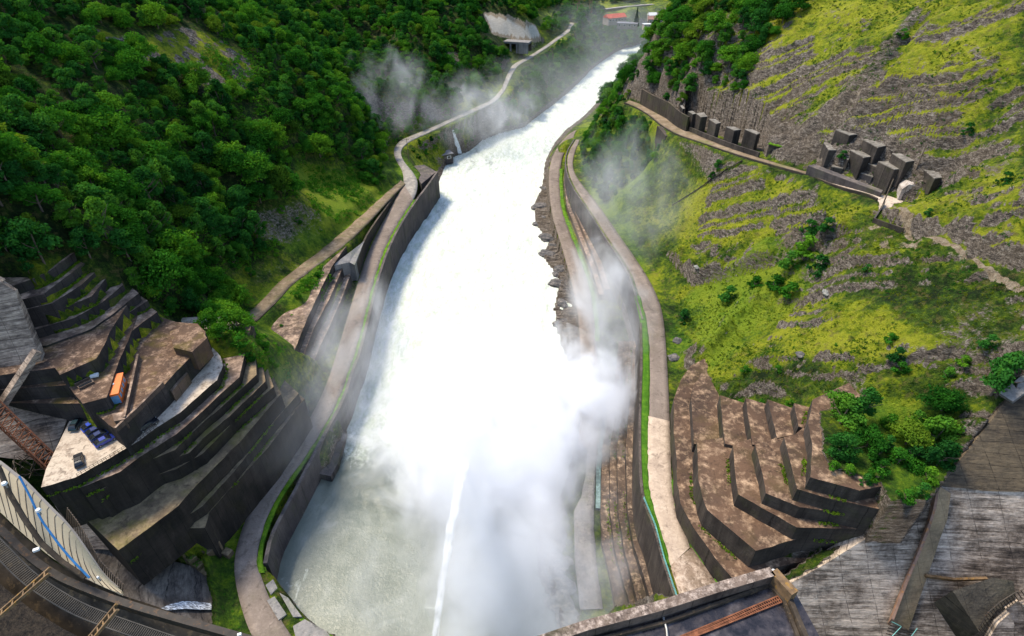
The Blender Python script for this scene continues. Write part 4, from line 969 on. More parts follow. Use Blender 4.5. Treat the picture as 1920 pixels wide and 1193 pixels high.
# ================================================================== spillway deck at the bottom
root = empty('spillway_deck', P(1330,1150,79), 0, 'wet dark roof deck with a stained parapet at the bottom of the view', 'deck')
mb = MB(); mb.prism(PZ([(1000,1206),(1100,1174),(1230,1141),(1340,1105),(1452,1072),(1492,1112),(1540,1200),(1560,1290),(1000,1290)], 79.0), 66)
wd = NB('wet deck'); n_ = wd.noise(wd.pos(), .5, 6, .65); n2_ = wd.noise(wd.pos(), 2.5, 4, .6)
wd.bsdf(wd.mix(.5, wd.ramp(n_, [(.35, (.012,.011,.012)), (.55, (.045,.038,.042)), (.7, (.13,.115,.13))]), wd.ramp(n2_, [(.3, .4), (.7, 1.0)]), 'MULTIPLY'), wd.ramp(n_, [(.4, .12), (.6, .6)]), wd.bump(n2_, .3, .05), .5)
mb.build('deck_slab', wd.m, root)
mp = concrete('parapet concrete', (.56,.45,.37),(.21,.155,.12),(.085,.062,.05),.15,.8,blot=.35,th=.52)
mb = MB(); mb.sweep(PZ([(985,1211),(1100,1172),(1230,1138),(1340,1103),(1449,1071)], 80.9), 1.05, 3.0); mb.build('parapet', mp, root)
mb = MB(); mb.sweep(PZ([(1451,1069),(1491,1112)], 80.9), 1.0, 3.0); mb.build('parapet', M['rust_beam'], root)
mb = MB(); mb.sweep(PZ([(1477,1110),(1515,1200),(1535,1260)], 79.8), .5, 1.2); mb.build('side_wall', M['black_conc'], root)
mb = MB(); mb.sweep(PZ([(1440,1092),(1470,1125),(1500,1200)], 79.35), .35, .5); mb.build('kerb', M['black_conc'], root)
mb = MB(); a0 = PZ([(1262,1199),(1458,1118)], 79.25); b0 = PZ([(1290,1199),(1466,1129)], 79.25)
for k in range(46):
    t = k/45; a = np.array(a0[0])*(1-t)+np.array(a0[1])*t; b_ = np.array(b0[0])*(1-t)+np.array(b0[1])*t; mb.bar(a, b_, .09)
mb.bar(a0[0], a0[1], .12); mb.bar(b0[0], b0[1], .12); mb.bar((np.array(a0[0])+np.array(b0[0]))/2, (np.array(a0[1])+np.array(b0[1]))/2, .1)
mb.build('drain_grating', M['rust'], root)
mb = MB(); mb.tube([P(1244,1158,79.3), P(1250,1180,79.3), P(1253,1215,79.3)], .12); mb.build('pipe', M['steel'], root)
mb = MB(); mb.sweep(PZ([(1060,1214),(1250,1165),(1440,1097)], 79.5), .3, .6); mb.build('gutter_kerb', M['black_conc'], root)
def lamp(px, py, t, r, lab):
    c = T(px, py, t); rt = empty('floodlight', c, 0, lab, 'lamp')
    m1 = MB(); m1.tube([(c[0], c[1], c[2]-.5), (c[0], c[1], c[2])], .05); m1.build('bracket', M['steel'], rt)
    m2 = MB(); m2.tube([(c[0], c[1], c[2]-.05), (c[0], c[1], c[2]+.12)], r, 12, r1=r*.75); m2.build('lamp_head', M['white'], rt)
lamp(1450,1071,.0592,.28,'small white lamp on the corner of the wet deck parapet')

# ================================================================== gallery at the lower left
tg = .047
oe = [(-45,838),(0,867),(36,896),(46,902),(89,947),(128,985),(160,1030),(193,1080),(231,1113)]
ie = [(-45,928),(0,958),(20,978),(33,991),(70,1023),(103,1050),(153,1080),(195,1102),(231,1116)]
ro = resample(smooth([T(a, b_, tg) for a, b_ in oe], 2), 60); ri = resample(smooth([T(a, b_, tg-.0015) for a, b_ in ie], 2), 60)
root = empty('gallery_roof', tuple(ro[25]), 0, 'cream curved sheet roof with dark seams at the lower left', 'roof')
mb = MB(); nn_ = 60; K_ = 8
V = []
for i in range(nn_):
    for k in range(K_+1):
        t = k/K_; q = ro[i]*(1-t)+ri[i]*t; V.append((q[0], q[1], q[2]+.5*math.sin(math.pi*t)))
F = [(i*(K_+1)+k, i*(K_+1)+k+1, (i+1)*(K_+1)+k+1, (i+1)*(K_+1)+k) for i in range(nn_-1) for k in range(K_)]
mb.add(V, F); o = mb.build('roof_sheet', M['cream'], root); md = o.modifiers.new('thickness', 'SOLIDIFY'); md.thickness = .15; md.offset = 0
mb = MB()
for i in range(0, 56, 3):
    for k in range(K_):
        i2 = min(i+int(k*.9), 59); i3_ = min(i+int((k+1)*.9), 59)
        a = V[i2*(K_+1)+k]; b_ = V[i3_*(K_+1)+k+1]; mb.bar((a[0],a[1],a[2]+.1), (b_[0],b_[1],b_[2]+.1), .045)
mb.build('seams', M['dark_steel'], root)
mb = MB(); mb.tube([T(a, b_, tg-.0022) for a, b_ in [(-20,850),(0,882),(17,924),(45,972),(78,1019),(117,1054),(160,1083)]], .2, 8); mb.build('gutter', M['black_conc'], root)
mb = MB(); mb.sweep([tuple(np.array(q)+np.array((0,0,.15))) for q in ro[8:58]], .25, .6); mb.build('eave_beam', M['plaster'], root)
mb = MB(); mb.tube(smooth([T(a, b_, tg-.0024) for a, b_ in [(36,893),(56,930),(75,972),(95,1000),(126,1041),(168,1084)]], 2), .085, 8); tag(mb.build('blue_pipe', M['tarp']), 'bright blue pipe lying along the cream curved roof', 'pipe')
lamp(8,907,.0432,.22,'white round lamp above the dark gutter at the left edge')
lamp(72,957,.0432,.22,'white round lamp beside the middle of the blue pipe')
lamp(184,1083,.0435,.1,'small white lamp near the lower end of the blue pipe')
root = empty('gallery_railing', tuple(ro[45]), 0, 'leaning row of thin brown railing posts beside the cream roof', 'railing')
rp = resample([T(a, b_, tg+.0015) for a, b_ in [(122,968),(140,992),(158,1020),(180,1062),(205,1090),(226,1110)]], 34)
for i, q in enumerate(rp):
    mb = MB(); q = Vector(q); mb.bar(q+Vector((-.05,0,-.5)), q+Vector((.35,.35,.75)), .07); mb.build('post', M['wood'], root)
mb = MB()
for i in range(33): mb.bar(Vector(rp[i])+Vector((.33,.33,.7)), Vector(rp[i+1])+Vector((.33,.33,.7)), .06)
mb.build('rail', M['wood'], root)
root = empty('crest_gallery', T(150,1150,.045), 0, 'sooty curved gantry with rusty frames in the lower left corner', 'gantry')
mb = MB(); pg = [T(a, b_, .0465) for a, b_ in [(-80,925),(0,962),(33,995),(103,1054),(153,1083),(231,1117),(290,1136),(360,1162),(450,1190),(540,1215),(540,1300),(-80,1300)]]
mb.prism(pg, [(a, b_, c-1.2) for a, b_, c in pg]); mb.build('floor_slab', M['black_conc'], root)
def strip(L, R_, t): return [T(a, b_, t) for a, b_ in L], [T(a, b_, t) for a, b_ in R_]
mb = MB(); mb.sweep(smooth([T(a, b_, .0452) for a, b_ in [(-60,950),(0,990),(50,1040),(103,1078),(153,1100),(232,1130),(320,1156),(420,1184),(520,1212)]], 2), .55, .9); mb.build('edge_beam', M['dark_steel'], root)
mb = MB(); cl_ = resample(smooth([T(a, b_, .0445) for a, b_ in [(-40,990),(0,1030),(42,1074),(75,1100),(140,1140),(195,1162),(279,1191),(350,1215)]], 2), 120)
for i in range(0, 119):
    d = Vector(cl_[min(i+1, 119)]-cl_[i]); n2v = Vector((-d.y, d.x, 0)).normalized()*.45; c_ = Vector(cl_[i])
    mb.bar(c_-n2v, c_+n2v, .05, .05)
for sgn in (-1, 1):
    pts = []
    for i in range(0, 120, 4):
        d = Vector(cl_[min(i+1, 119)]-cl_[max(i-1, 0)]); pts.append(Vector(cl_[i])+Vector((-d.y, d.x, 0)).normalized()*.48*sgn)
    for a, b_ in zip(pts[:-1], pts[1:]): mb.bar(a, b_, .08, .16)
mb.build('walkway_grating', plain('dull grating', (.065,.058,.05), .7, .2, .3), root)
mb = MB(); pg = [T(a, b_, .0452) for a, b_ in [(-80,1040),(0,1095),(55,1140),(120,1180),(190,1215),(190,1300),(-80,1300)]]
mb.prism(pg, [(a, b_, c-.5) for a, b_, c in pg]); mb.build('floor_plate', concrete('brown soot floor', (.13,.09,.055),(.06,.042,.029),(.028,.021,.016),.0,.3,blot=.6), root)
for A_, B_ in (((-6,1157),(94,1070)), ((168,1200),(220,1138))):
    mb = MB(); a = Vector(T(*A_, .0432)); b_ = Vector(T(*B_, .0432)); d = (b_-a).normalized(); s_ = Vector((-d.y, d.x, 0)).normalized()*.28
    mb.bar(a-s_, b_-s_, .13, .25); mb.bar(a+s_, b_+s_, .13, .25)
    for k in range(5): c_ = a+(b_-a)*(k+.5)/5; mb.bar(c_-s_, c_+s_, .1, .2)
    mb.build('cross_frame', M['rust_beam'], root)
c_ = T(68,1031,.0435); mb = MB(); mb.box(c_, (.42,.26,.2), .5); mb.build('junction_box', M['white'], root)
c_ = T(449,1190,.0445); mb = MB(); mb.box(c_, (.3,.2,.2), .3); mb.build('junction_box', M['white'], root)

# rusty lattice boom
root = empty('lattice_boom', T(60,840,.117), 0, 'rusty lattice crane boom lying against the left face by the car park', 'crane boom')
A0, B0 = Vector(T(-45,735,.113)), Vector(T(112,884,.1175)); d = (B0-A0).normalized(); s1 = d.cross(Vector((0,0,1))).normalized()*1.5; s2 = s1.cross(d).normalized()*1.5
ch = []
for s_, u in ((1,1),(1,-1),(-1,-1),(-1,1)): ch.append((A0+s1*s_+s2*u, B0+s1*s_*.85+s2*u*.85))
mb = MB()
for a, b_ in ch: mb.bar(a, b_, .28)
mb.build('chords', M['rust'], root)
mb = MB(); n_ = 16
for k in range(n_):
    for c4 in range(4):
        a, b_ = ch[c4], ch[(c4+1) % 4]; p0 = a[0].lerp(a[1], k/n_); p1 = b_[0].lerp(b_[1], (k+1)/n_); p2 = b_[0].lerp(b_[1], k/n_)
        mb.bar(p0, p1, .14); mb.bar(p0, p2, .14)
mb.build('lacing', M['rust'], root)
root = empty('rusty_scrap_frame', T(112,885,.1195), 0, 'heap of tangled rusty steel at the corner of the car park', 'scrap')
for nm in ('beam',):
    for k in range(14):
        c_ = Vector(T(112+rng.normal()*14, 880+rng.normal()*11, .1205)); v = Vector(rng.normal(size=3)); v.z *= .4; v.normalize()
        mb = MB(); mb.bar(c_-v*1.3, c_+v*1.3, .16); mb.build('beam', M['rust'], root)
mb = MB()
for k in range(40):
    c_ = Vector(T(62+rng.normal()*32, 872+rng.normal()*16, .1175)); v = Vector(rng.normal(size=3)); v.normalize(); mb.bar(c_-v*2.2, c_+v*2.2, .12)
tag(mb.build('scrap_pile', M['dark_steel']), 'dark heap of scrap steel below the rusty boom', 'scrap pile', kind='stuff')

# wedge, stepped blocks, broken slabs
for i, (x, y, z, sx, sy, lab) in enumerate([(342,1030,15.2,3.4,1.9,'uppermost grassy block in the row of four beside the dark wedge'),(354,1042,13.8,3.4,1.9,'second grassy block down in the row of four beside the dark wedge'),(368,1054,12.4,3.4,1.9,'third grassy block down in the row of four beside the dark wedge'),(383,1068,11.0,3.2,1.8,'lowest bare block in the row of four beside the dark wedge'),(391,1022,13.5,3.4,3.8,'square dark block at the foot of the diagonal steps'),(425,1034,10.2,2.2,1.8,'small loose concrete block at the road edge above the grass')]):
    c_ = Vector(P(x, y, z)); rt = empty('concrete_block', (c_.x, c_.y, z-4), 0, lab, 'block', None)
    mb = MB(); mb.box((c_.x, c_.y, z-2), (sx, sy, 4), -.62+.05*i); mb.build('block_body', M['tier_d'], rt, bevel=.08)
    if i < 3:
        mb = MB(); n_ = 60
        for k in range(n_):
            a = rng.uniform(-.45,.45)*sx; b_ = rng.uniform(-.45,.45)*sy; R_ = Matrix.Rotation(-.62, 3, 'Z'); q = R_ @ Vector((a, b_, 0))+Vector((c_.x, c_.y, z-.03))
            v = Vector((rng.normal()*.2, rng.normal()*.2, .35)); w_ = Vector((rng.normal(), rng.normal(), 0)).normalized()*.2
            mb.add([q-w_, q+w_, q+w_*.6+v, q-w_*.6+v], [(0,1,2,3)])
        mb.build('grassy_top', M['verge'], rt)
mb = MB(); mb.prism(PL([(508,1130,8.6),(487,1075,8.6),(497,1062,8.6),(503,1084,8.4),(520,1104,8.2),(567,1158,8),(614,1187,8),(690,1225,8),(580,1240,8.6),(530,1170,8.6)]), -1); tag(mb.build('grassy_river_bank', M['grass']), kind='structure')
for i, (pl_, z, lab) in enumerate([([(500,1126),(515,1119),(537,1151),(522,1163)], 9.3, 'tilted rectangular slab lying on the grass by the curved road'),([(498,1098),(512,1086),(520,1102),(508,1116)], 8.9, 'small slab at the water end of the river wall'),([(524,1112),(540,1120),(566,1156),(550,1158)], 8.7, 'long thin slab along the water edge below the curved road'),([(549,1174),(571,1160),(612,1184),(625,1200),(556,1204)], 8.9, 'broad broken slab at the water edge near the bottom')]):
    w_ = PZ(pl_, z); w_ = [(a[0], a[1], a[2]+.25*math.sin(k*2.1+i)) for k, a in enumerate(w_)]
    mb = MB(); mb.prism(w_, [(a, b_, c-.9) for a, b_, c in w_]); tag(mb.build('broken_slab', M['slab'], bevel=.05), lab, 'slab')
mb = MB(); mb.prism(PZ([(588,886),(600,862),(634,812),(650,808),(634,868),(620,893)], 2.6), -3); tag(mb.build('river_plinth', M['quay']), 'low dark concrete plinth in the water at the foot of the left wall', 'plinth')

# ================================================================== vehicles, cabin
def make_car(name, lab, body, rear='van', L=4.4, W=1.8, Hh=1.5):
    r = empty(name, (0,0,0), 0, lab, 'car')
    prof = [(-L/2,.32),(-L/2+.02,.75),(-L/2+.12,.92),(-L*.16,1.0),(L/2-.55,.98),(L/2-.08,.86),(L/2,.6),(L/2,.32)]
    cab = [(-L*.27 if rear != 'van' else -L*.22,.98),(-L*.08,Hh-.04),(L*.12,Hh),(L*.36,Hh-.1),(L*.47,.98)]
    def loft(p, w0, w1):
        m = MB(); n = len(p); zz = [a[1] for a in p]; z0, z1 = min(zz), max(zz)
        def w(z): return w0+(w1-w0)*(z-z0)/(z1-z0)
        vs = [(x, -w(z)/2, z) for x, z in p]+[(x, w(z)/2, z) for x, z in p]
        return m.add(vs, [tuple(range(n)), tuple(range(2*n-1, n-1, -1))]+[(i, (i+1) % n, n+(i+1) % n, n+i) for i in range(n)])
    loft(prof, W*.96, W*.94).build('body', body, r, bevel=.09)
    loft(cab, W*.92, W*.70).build('windows', M['glass'], r, bevel=.05)
    m = MB(); m.box((L*.1, 0, Hh+.005), (L*.27, W*.68, .05)); m.build('roof', body, r, bevel=.02)
    for x in (-L*.31, L*.31):
        for s_ in (-1, 1):
            m = MB(); m.tube([(x, s_*W*.40, .33), (x, s_*W*.505, .33)], .33, 14); wh = m.build('wheel', M['rubber'], r)
            m = MB(); m.tube([(x, s_*W*.505, .33), (x, s_*W*.515, .33)], .19, 10); m.build('rim', M['steel'], wh)
    for s_ in (-1, 1):
        m = MB(); m.box((-L/2+.04, s_*W*.36, .72), (.1, .3, .14)); m.build('headlight', M['white'], r)
        m = MB(); m.box((-L*.14, s_*W*.53, 1.0), (.18, .16, .12)); m.build('mirror', body, r)
    return r
paint = lambda n, c: plain(n, c, .25, .1, .06, 1, .6)
def put(o, px, py, dx, dy, z=44.03):
    a = Vector(P(px, py, z)); b_ = Vector(P(px+dx, py+dy, z)); o.location = a; o.rotation_euler = (0, 0, math.atan2(b_.y-a.y, b_.x-a.x))
black = paint('black car paint', (.012,.013,.018))
put(make_car('parked_car','black estate car parked along the edge of the car park beside the strip wall',black,'est',4.8,1.85,1.5), 278,801, -16, 10)
put(make_car('parked_car','black hatchback standing alone in the front of the car park',black,'hatch',4.3,1.8,1.5), 150,867, 3, 20)
put(make_car('parked_car','dark teal car in the back corner of the car park under the steps',paint('dark teal car paint',(.015,.045,.055)),'est',4.7,1.8,1.5), 146,797, -9, 14)
for (x, y), c, lab in zip([(176,801),(184,810),(191,819),(200,829)], [(.03,.08,.50),(.03,.045,.16),(.02,.04,.14),(.035,.06,.33)], ['bright blue car at the left end of the parked row','dark navy car second from the left in the parked row','near-black navy car third from the left in the parked row','violet blue car at the right end of the parked row']):
    put(make_car('parked_car', lab, paint('blue car paint', c), 'hatch', 4.5, 1.75, 1.48), x, y, -14, 7.5)
# orange cabin
a, b_, c_, d_ = [Vector(v) for v in PZ([(219,722),(232,713),(238,724),(229,757)], 52.4)]
rt = empty('site_cabin', P(222,738,49.6), math.radians(0), 'orange site cabin with white windows on the rusty deck', 'cabin')
ax = Vector(P(225,716,50))-Vector(P(216,754,50)); L_ = ax.length; yaw = math.atan2(ax.y, ax.x); cc = Vector(P(222,739,49.65)); Rz = Matrix.Rotation(yaw, 3, 'Z')
def lb(mb, c, d): return mb.box(cc+Rz @ Vector(c), d, yaw)
mb = MB(); lb(mb, (0,0,1.4), (L_,2.8,2.8)); mb.build('body', M['orange'], rt, bevel=.06)
mb = MB(); lb(mb, (0,0,2.9), (L_+.3,3.1,.2)); ro_ = mb.build('roof', M['orange'], rt)
for k in range(4):
    for sgn in (-1, 1):
        mb = MB(); lb(mb, (-L_*.36+k*L_*.24, sgn*1.42, 1.6), (L_*.13,.06,1.0)); f_ = mb.build('window', M['white'], rt)
        mb = MB(); lb(mb, (-L_*.36+k*L_*.24, sgn*1.455, 1.6), (L_*.1,.03,.8)); mb.build('pane', M['blue_p'], f_)
mb = MB(); lb(mb, (-L_/2-.03,0,1.25), (.06,2.5,2.2)); mb.build('end_panel', M['blue_p'], rt)
mb = MB(); lb(mb, (0,0,3.05), (.5,.5,.18)); mb.build('roof_vent', M['white'], rt)
for (x, y, lab) in [(153,715,'dark skylight box nearest the dam on the pale deck'),(162,723,'dark skylight box nearest the cars on the pale deck')]:
    q = P(x, y, 53.25); rt = empty('skylight', q, 0, lab, 'skylight'); mb = MB(); mb.box((q[0], q[1], q[2]+.25), (3,1.1,.5), .9); mb.build('kerb', M['tier_l'], rt); mb = MB(); mb.box((q[0], q[1], q[2]+.52), (2.7,.8,.06), .9); mb.build('pane', M['glass'], rt)
q = P(178,706,53.3); mb = MB(); mb.box((q[0], q[1], q[2]+.3), (1.6,1.0,.6), .4); tag(mb.build('white_crate', M['white'], bevel=.04), 'small white crate on the pale deck above the cars', 'crate')
# ledges and walls on the deck
for nm, pts, h_, lab in [('deck_parapet', [(307,722),(262,768),(219,808)], 1.0, 'low kerb along the deck above the sloping strip'),('deck_divider',[(262,672),(250,730),(237,790)],1.4,'thin dark wall dividing the rusty deck beside the cabin')]:
    mb = MB(); mb.sweep([(a[0], a[1], 49.6+h_) for a in PZ(pts, 49.6)], .5, h_+.3); tag(mb.build(nm, M['tier_l']), lab, 'wall')
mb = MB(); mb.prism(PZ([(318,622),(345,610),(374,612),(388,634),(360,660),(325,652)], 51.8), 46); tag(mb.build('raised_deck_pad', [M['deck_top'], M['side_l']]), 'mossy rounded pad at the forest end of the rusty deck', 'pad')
mb = MB(); mb.prism(PZ([(210,776),(232,772),(234,786),(214,790)], 50.8), 48); tag(mb.build('stair_block', M['tier_l']), 'squat block with two steps below the orange cabin', 'block')
mb = MB(); mb.prism(PZ([(312,726),(340,690),(352,700),(322,735)], 47.2), 40); tag(mb.build('strip_buttress', M['tier_l']), 'dark sloping buttress between deck and parking strip', 'buttress')

# ================================================================== right hillside blocks, portal, fins
def G(px, py):   # where a sight line through the photo meets the ground
    t = np.linspace(.05, 1.1, 2600); X, Y, Z = ray(px, py)
    x = X*t; y = Y*t; z = CZ+Z*t; h = hgt(x, y); k = np.argmax(z < h)
    if not (z < h).any(): k = len(t)-1
    return float(x[k]), float(y[k]), float(h[k])
def block(name, top, zt, h, m, lab, cat='concrete block', group=None, cap=True):
    w_ = PZ(top, zt); c = np.mean(w_, 0); rt = empty(name, (c[0], c[1], zt-h), 0, lab, cat, group)
    mb = MB(); mb.prism(w_, zt-h); mb.build('block_body', m, rt, bevel=.12)
    if cap:
        w2 = [tuple(c*.03+np.array(a)*.97) for a in w_]; w2 = [(a[0], a[1], zt+.12) for a in w2]
        mb = MB(); mb.prism(w2, zt-.1); mb.build('cap', M['cap'], rt)
    return rt
M['cap'] = rock_mat('gravelly top', (.09,.08,.065), (.20,.18,.15), (.34,.31,.27))
M['blk'] = concrete('pillar concrete', (.22,.175,.135),(.10,.082,.068),(.042,.036,.032),.10,.9,blot=.14,th=.56)
def zq(q): return [(1430+a*.2095, 210+b_*.2095) for a, b_ in q]
block('concrete_pillar', zq([(545,275),(660,300),(700,345),(590,345)]), 75.5, 9, M['blk'], 'leftmost front pillar of the group above the hillside road')
block('concrete_pillar', zq([(780,342),(862,330),(978,402),(908,412)]), 76.5, 10, M['blk'], 'tall middle front pillar of the group above the hillside road')
block('concrete_pillar', zq([(1030,445),(1130,440),(1268,512),(1180,518)]), 76.2, 10, M['blk'], 'right front pillar of the group beside the white portal')
block('concrete_pillar', zq([(650,160),(752,150),(860,202),(780,212)]), 80.5, 9, M['blk'], 'rear block at the upper left of the pillar group')
block('concrete_pillar', zq([(898,250),(1000,222),(1105,305),(1030,322)]), 79.8, 9, M['blk'], 'rear middle block with the pale gravel top')
block('concrete_pillar', zq([(1155,372),(1235,375),(1362,440),(1285,452)]), 79, 8, M['blk'], 'rear block at the right of the pillar group')
block('concrete_pillar', zq([(1435,512),(1560,512),(1605,590),(1540,600)]), 77.5, 9, M['blk'], 'lone tilted block on the slope behind the white portal')
block('plinth_wall', zq([(405,478),(470,468),(1080,700),(1065,722)]), 70.6, 5, M['quay'], 'long pale-stained plinth wall at the foot of the front pillars', 'wall', cap=False)
block('plinth_block', zq([(870,545),(905,528),(1010,560),(985,585)]), 71.5, 5, M['quay'], 'low filler block between middle and right front pillars')
block('low_block', zq([(610,490),(640,470),(730,480),(720,510)]), 71.2, 4, M['blk'], 'low filler block between left and middle front pillars')
block('link_wall', zq([(560,330),(600,318),(790,400),(770,430)]), 74.2, 7, M['blk'], 'dark low wall linking the left and middle pillars', 'wall')
block('link_wall', zq([(800,400),(860,375),(1060,470),(1030,500)]), 74.4, 7, M['blk'], 'dark low wall linking the middle and right pillars', 'wall')
block('low_wall', zq([(1130,615),(1180,610),(1290,680),(1262,705)]), 70.8, 4.5, M['blk'], 'low dark wall left of the white portal', 'wall', cap=False)
# portal
rt = empty('tunnel_portal', P(1700,378,69), 0, 'small whitewashed portal with an arched opening at the road end', 'portal')
pc = Vector(P(1700,377,69.0)); fx = (Vector(P(1713,379,69))-Vector(P(1688,376,69))); fx.z = 0; fx.normalize(); fy = Vector((-fx.y, fx.x, 0)); 
if fy.y < 0: fy = -fy
mb = MB(); N_ = 14; Wd, Ht, ra = 2.4, 5.0, 1.55
outer = [(-Wd, 0), (-Wd, 3.4), (-Wd*.5, Ht), (Wd*.5, Ht), (Wd, 3.4), (Wd, 0)]
inner = [(-ra, 0)]+[(-ra*math.cos(math.pi*k/N_), 1.6+ra*math.sin(math.pi*k/N_)) for k in range(N_+1)]+[(ra, 0)]
def pt(u, v, dpt): q = pc+fx*u+fy*dpt; return (q.x, q.y, 69.0+v)
ring = outer+inner[::-1]; n_ = len(ring)
vs = [pt(u, v, 0) for u, v in ring]+[pt(u, v, 6) for u, v in ring]
mb.add(vs, [tuple(range(n_)), tuple(range(2*n_-1, n_-1, -1))]+[(i, (i+1) % n_, n_+(i+1) % n_, n_+i) for i in range(n_)])
mb.build('portal_body', concrete('whitewashed portal', (.78,.72,.66),(.60,.53,.46),(.34,.28,.23),.05,.5,blot=.3), rt)
mb = MB(); q = [pt(u, v, 1.2) for u, v in inner]; mb.add(q, [tuple(range(len(q)))]); mb.build('gate', plain('portal gate', (.26,.19,.14), .8), rt)
# fins and kiosk further along
def zf(q): return [(1140+a*.1875, 160+b_*.1875) for a, b_ in q]
fins = [([(722,205),(745,203),(770,235),(748,240)],66.5,7,'slim pale-edged fin farthest along the hillside road'),([(800,262),(845,258),(885,285),(850,292)],67,7,'second fin from the far end of the row by the hillside road'),
 ([(880,282),(960,272),(995,315),(930,322)],67.3,7,'grassy-topped fin in the middle of the row by the hillside road'),([(1010,342),(1070,338),(1130,378),(1085,388)],68.5,7.5,'dark fin left of the bush in the row by the hillside road'),
 ([(1178,415),(1262,418),(1335,445),(1265,455)],69.3,7.5,'broad streaked fin right of the bush in the row by the hillside road'),([(1365,440),(1440,440),(1525,482),(1490,495)],70.2,7.5,'tallest fin next to the small arched shelter')]
for q, z, h, lab in fins: block('concrete_fin', zf(q), z, h, M['blk'], lab, 'concrete fin')
mb = MB(); mb.sweep([(p[0]+.6, p[1]+.4, p[2]+1.7) for p in smooth(PL([(1290,246,60),(1315,257,61),(1370,279,63.5),(1420,295,64.8)]), 1)], .6, 3); tag(mb.build('fin_plinth', M['blk']), 'low wall joining the row of fins along the hillside road', 'wall')
rt = empty('arched_shelter', P(1447,300,64.5), 0, 'small arched shelter with a grassy roof beside the hillside road', 'shelter')
pc = Vector(P(*zf([(1660,725)])[0], 65.3)); fx = Vector(P(*zf([(1760,760)])[0], 65.3))-Vector(P(*zf([(1580,715)])[0], 65.3)); fx.z = 0; fx.normalize(); fy = Vector((-fx.y, fx.x, 0)); fy = fy if fy.y*0+fy.x > 0 else -fy
outer = [(-3,0),(-3,4.6),(4,4.6),(4,0)]; ra = 1.9; inner = [(-ra,0)]+[(-ra*math.cos(math.pi*k/N_), 1.7+ra*math.sin(math.pi*k/N_)) for k in range(N_+1)]+[(ra,0)]
ring = outer+inner[::-1]; n_ = len(ring)
def pt(u, v, dpt): q = pc+fx*u+fy*dpt; return (q.x, q.y, 65.0+v)
mb = MB(); vs = [pt(u, v, 0) for u, v in ring]+[pt(u, v, 5) for u, v in ring]
mb.add(vs, [tuple(range(n_)), tuple(range(2*n_-1, n_-1, -1))]+[(i, (i+1) % n_, n_+(i+1) % n_, n_+i) for i in range(n_)]); mb.build('shelter_body', M['blk'], rt)
mb = MB(); mb.prism([pt(-3.3,4.9,-.3), pt(4.3,4.9,-.3), pt(4.3,4.9,5.3), pt(-3.3,4.9,5.3)], 69.55); mb.build('grass_roof', M['grass'], rt)
# walls of the little yard, pipe rail down the slope, path posts
gw = [G(1656,386), G(1648,400), G(1636,418)]
mb = MB(); mb.sweep([(a[0], a[1], a[2]+1.3) for a in gw], .4, 2.2); tag(mb.build('yard_wall', M['quay']), 'short pale wall dropping from the road forecourt', 'wall')
gw = [G(1636,418), G(1664,428), G(1693,437)]
mb = MB(); mb.sweep([(a[0], a[1], a[2]+1.3) for a in gw], .4, 2.4); tag(mb.build('yard_wall', M['wall_dark']), 'dark straight wall above the bare footpath', 'wall')
g0 = [G(1390-i*14.5, 306+i*9.2) for i in range(10)]
rt = empty('slope_stair_rail', g0[4], 0, 'dark straight pipe rail running down the grassy right slope', 'pipe rail')
mb = MB(); mb.tube([(a[0], a[1], a[2]+.75) for a in g0], .22, 6); mb.build('pipe', M['dark_steel'], rt)
for a in g0[::2]:
    mb = MB(); mb.bar((a[0], a[1], a[2]-.5), (a[0], a[1], a[2]+.8), .25); mb.build('post', M['dark_steel'], rt)

# ================================================================== poles, railings, far buildings
def pole(px, py, h, lab, arms=1, m='wood'):
    a = G(px, py); rt = empty('utility_pole', a, 0, lab, 'pole')
    mb = MB(); mb.tube([(a[0], a[1], a[2]-1), (a[0], a[1], a[2]+h)], .22, 8, r1=.14); mb.build('mast', M[m], rt)
    for k in range(arms):
        mb = MB(); mb.bar((a[0]-1.4, a[1]+.2, a[2]+h-.6-k*1.1), (a[0]+1.4, a[1]-.2, a[2]+h-.6-k*1.1), .16)
        for s_ in (-1.2, 0, 1.2): mb.tube([(a[0]+s_, a[1], a[2]+h-.5-k*1.1), (a[0]+s_, a[1], a[2]+h-.2-k*1.1)], .07, 6)
        mb.build('crossarm', M[m], rt)
pole(767,304,14,'dark wooden pole by the bend of the left valley road',1)
pole(943,172,16,'dark pole on the straight of the left valley road below the gallery',2)
pole(1652,392,9,'slim dark pole standing at the road forecourt',0)
pole(1716,320,7,'short dark pole above the white portal',0)
pole(30,372,12,'bare weathered pole in the forest at the left edge',0)
def pylon(px, py, h, lab):
    a = Vector(G(px, py)); rt = empty('lattice_pylon', a, 0, lab, 'pylon'); mb = MB(); w0, w1 = 2.2, .6
    for sx in (-1, 1):
        for sy in (-1, 1): mb.bar(a+Vector((sx*w0, sy*w0, -1)), a+Vector((sx*w1, sy*w1, h)), .35)
    for k in range(6):
        f0, f1 = k/6, (k+1)/6; W0 = w0+(w1-w0)*f0; W1 = w0+(w1-w0)*f1
        for sx, sy, tx, ty in ((-1,-1,1,-1),(1,-1,1,1),(1,1,-1,1),(-1,1,-1,-1)):
            mb.bar(a+Vector((sx*W0, sy*W0, h*f0)), a+Vector((tx*W1, ty*W1, h*f1)), .2)
    mb.build('tower', M['rust_beam'], rt); mb = MB()
    for z in (.98, .85): mb.bar(a+Vector((-4, 0, h*z)), a+Vector((4, 0, h*z)), .35)
    mb.build('crossarms', M['rust_beam'], rt)
pylon(1083,42,26,'rusty lattice pylon at the bend of the distant road')
pylon(1106,34,28,'slender lattice pylon right of the rusty one in the far valley')
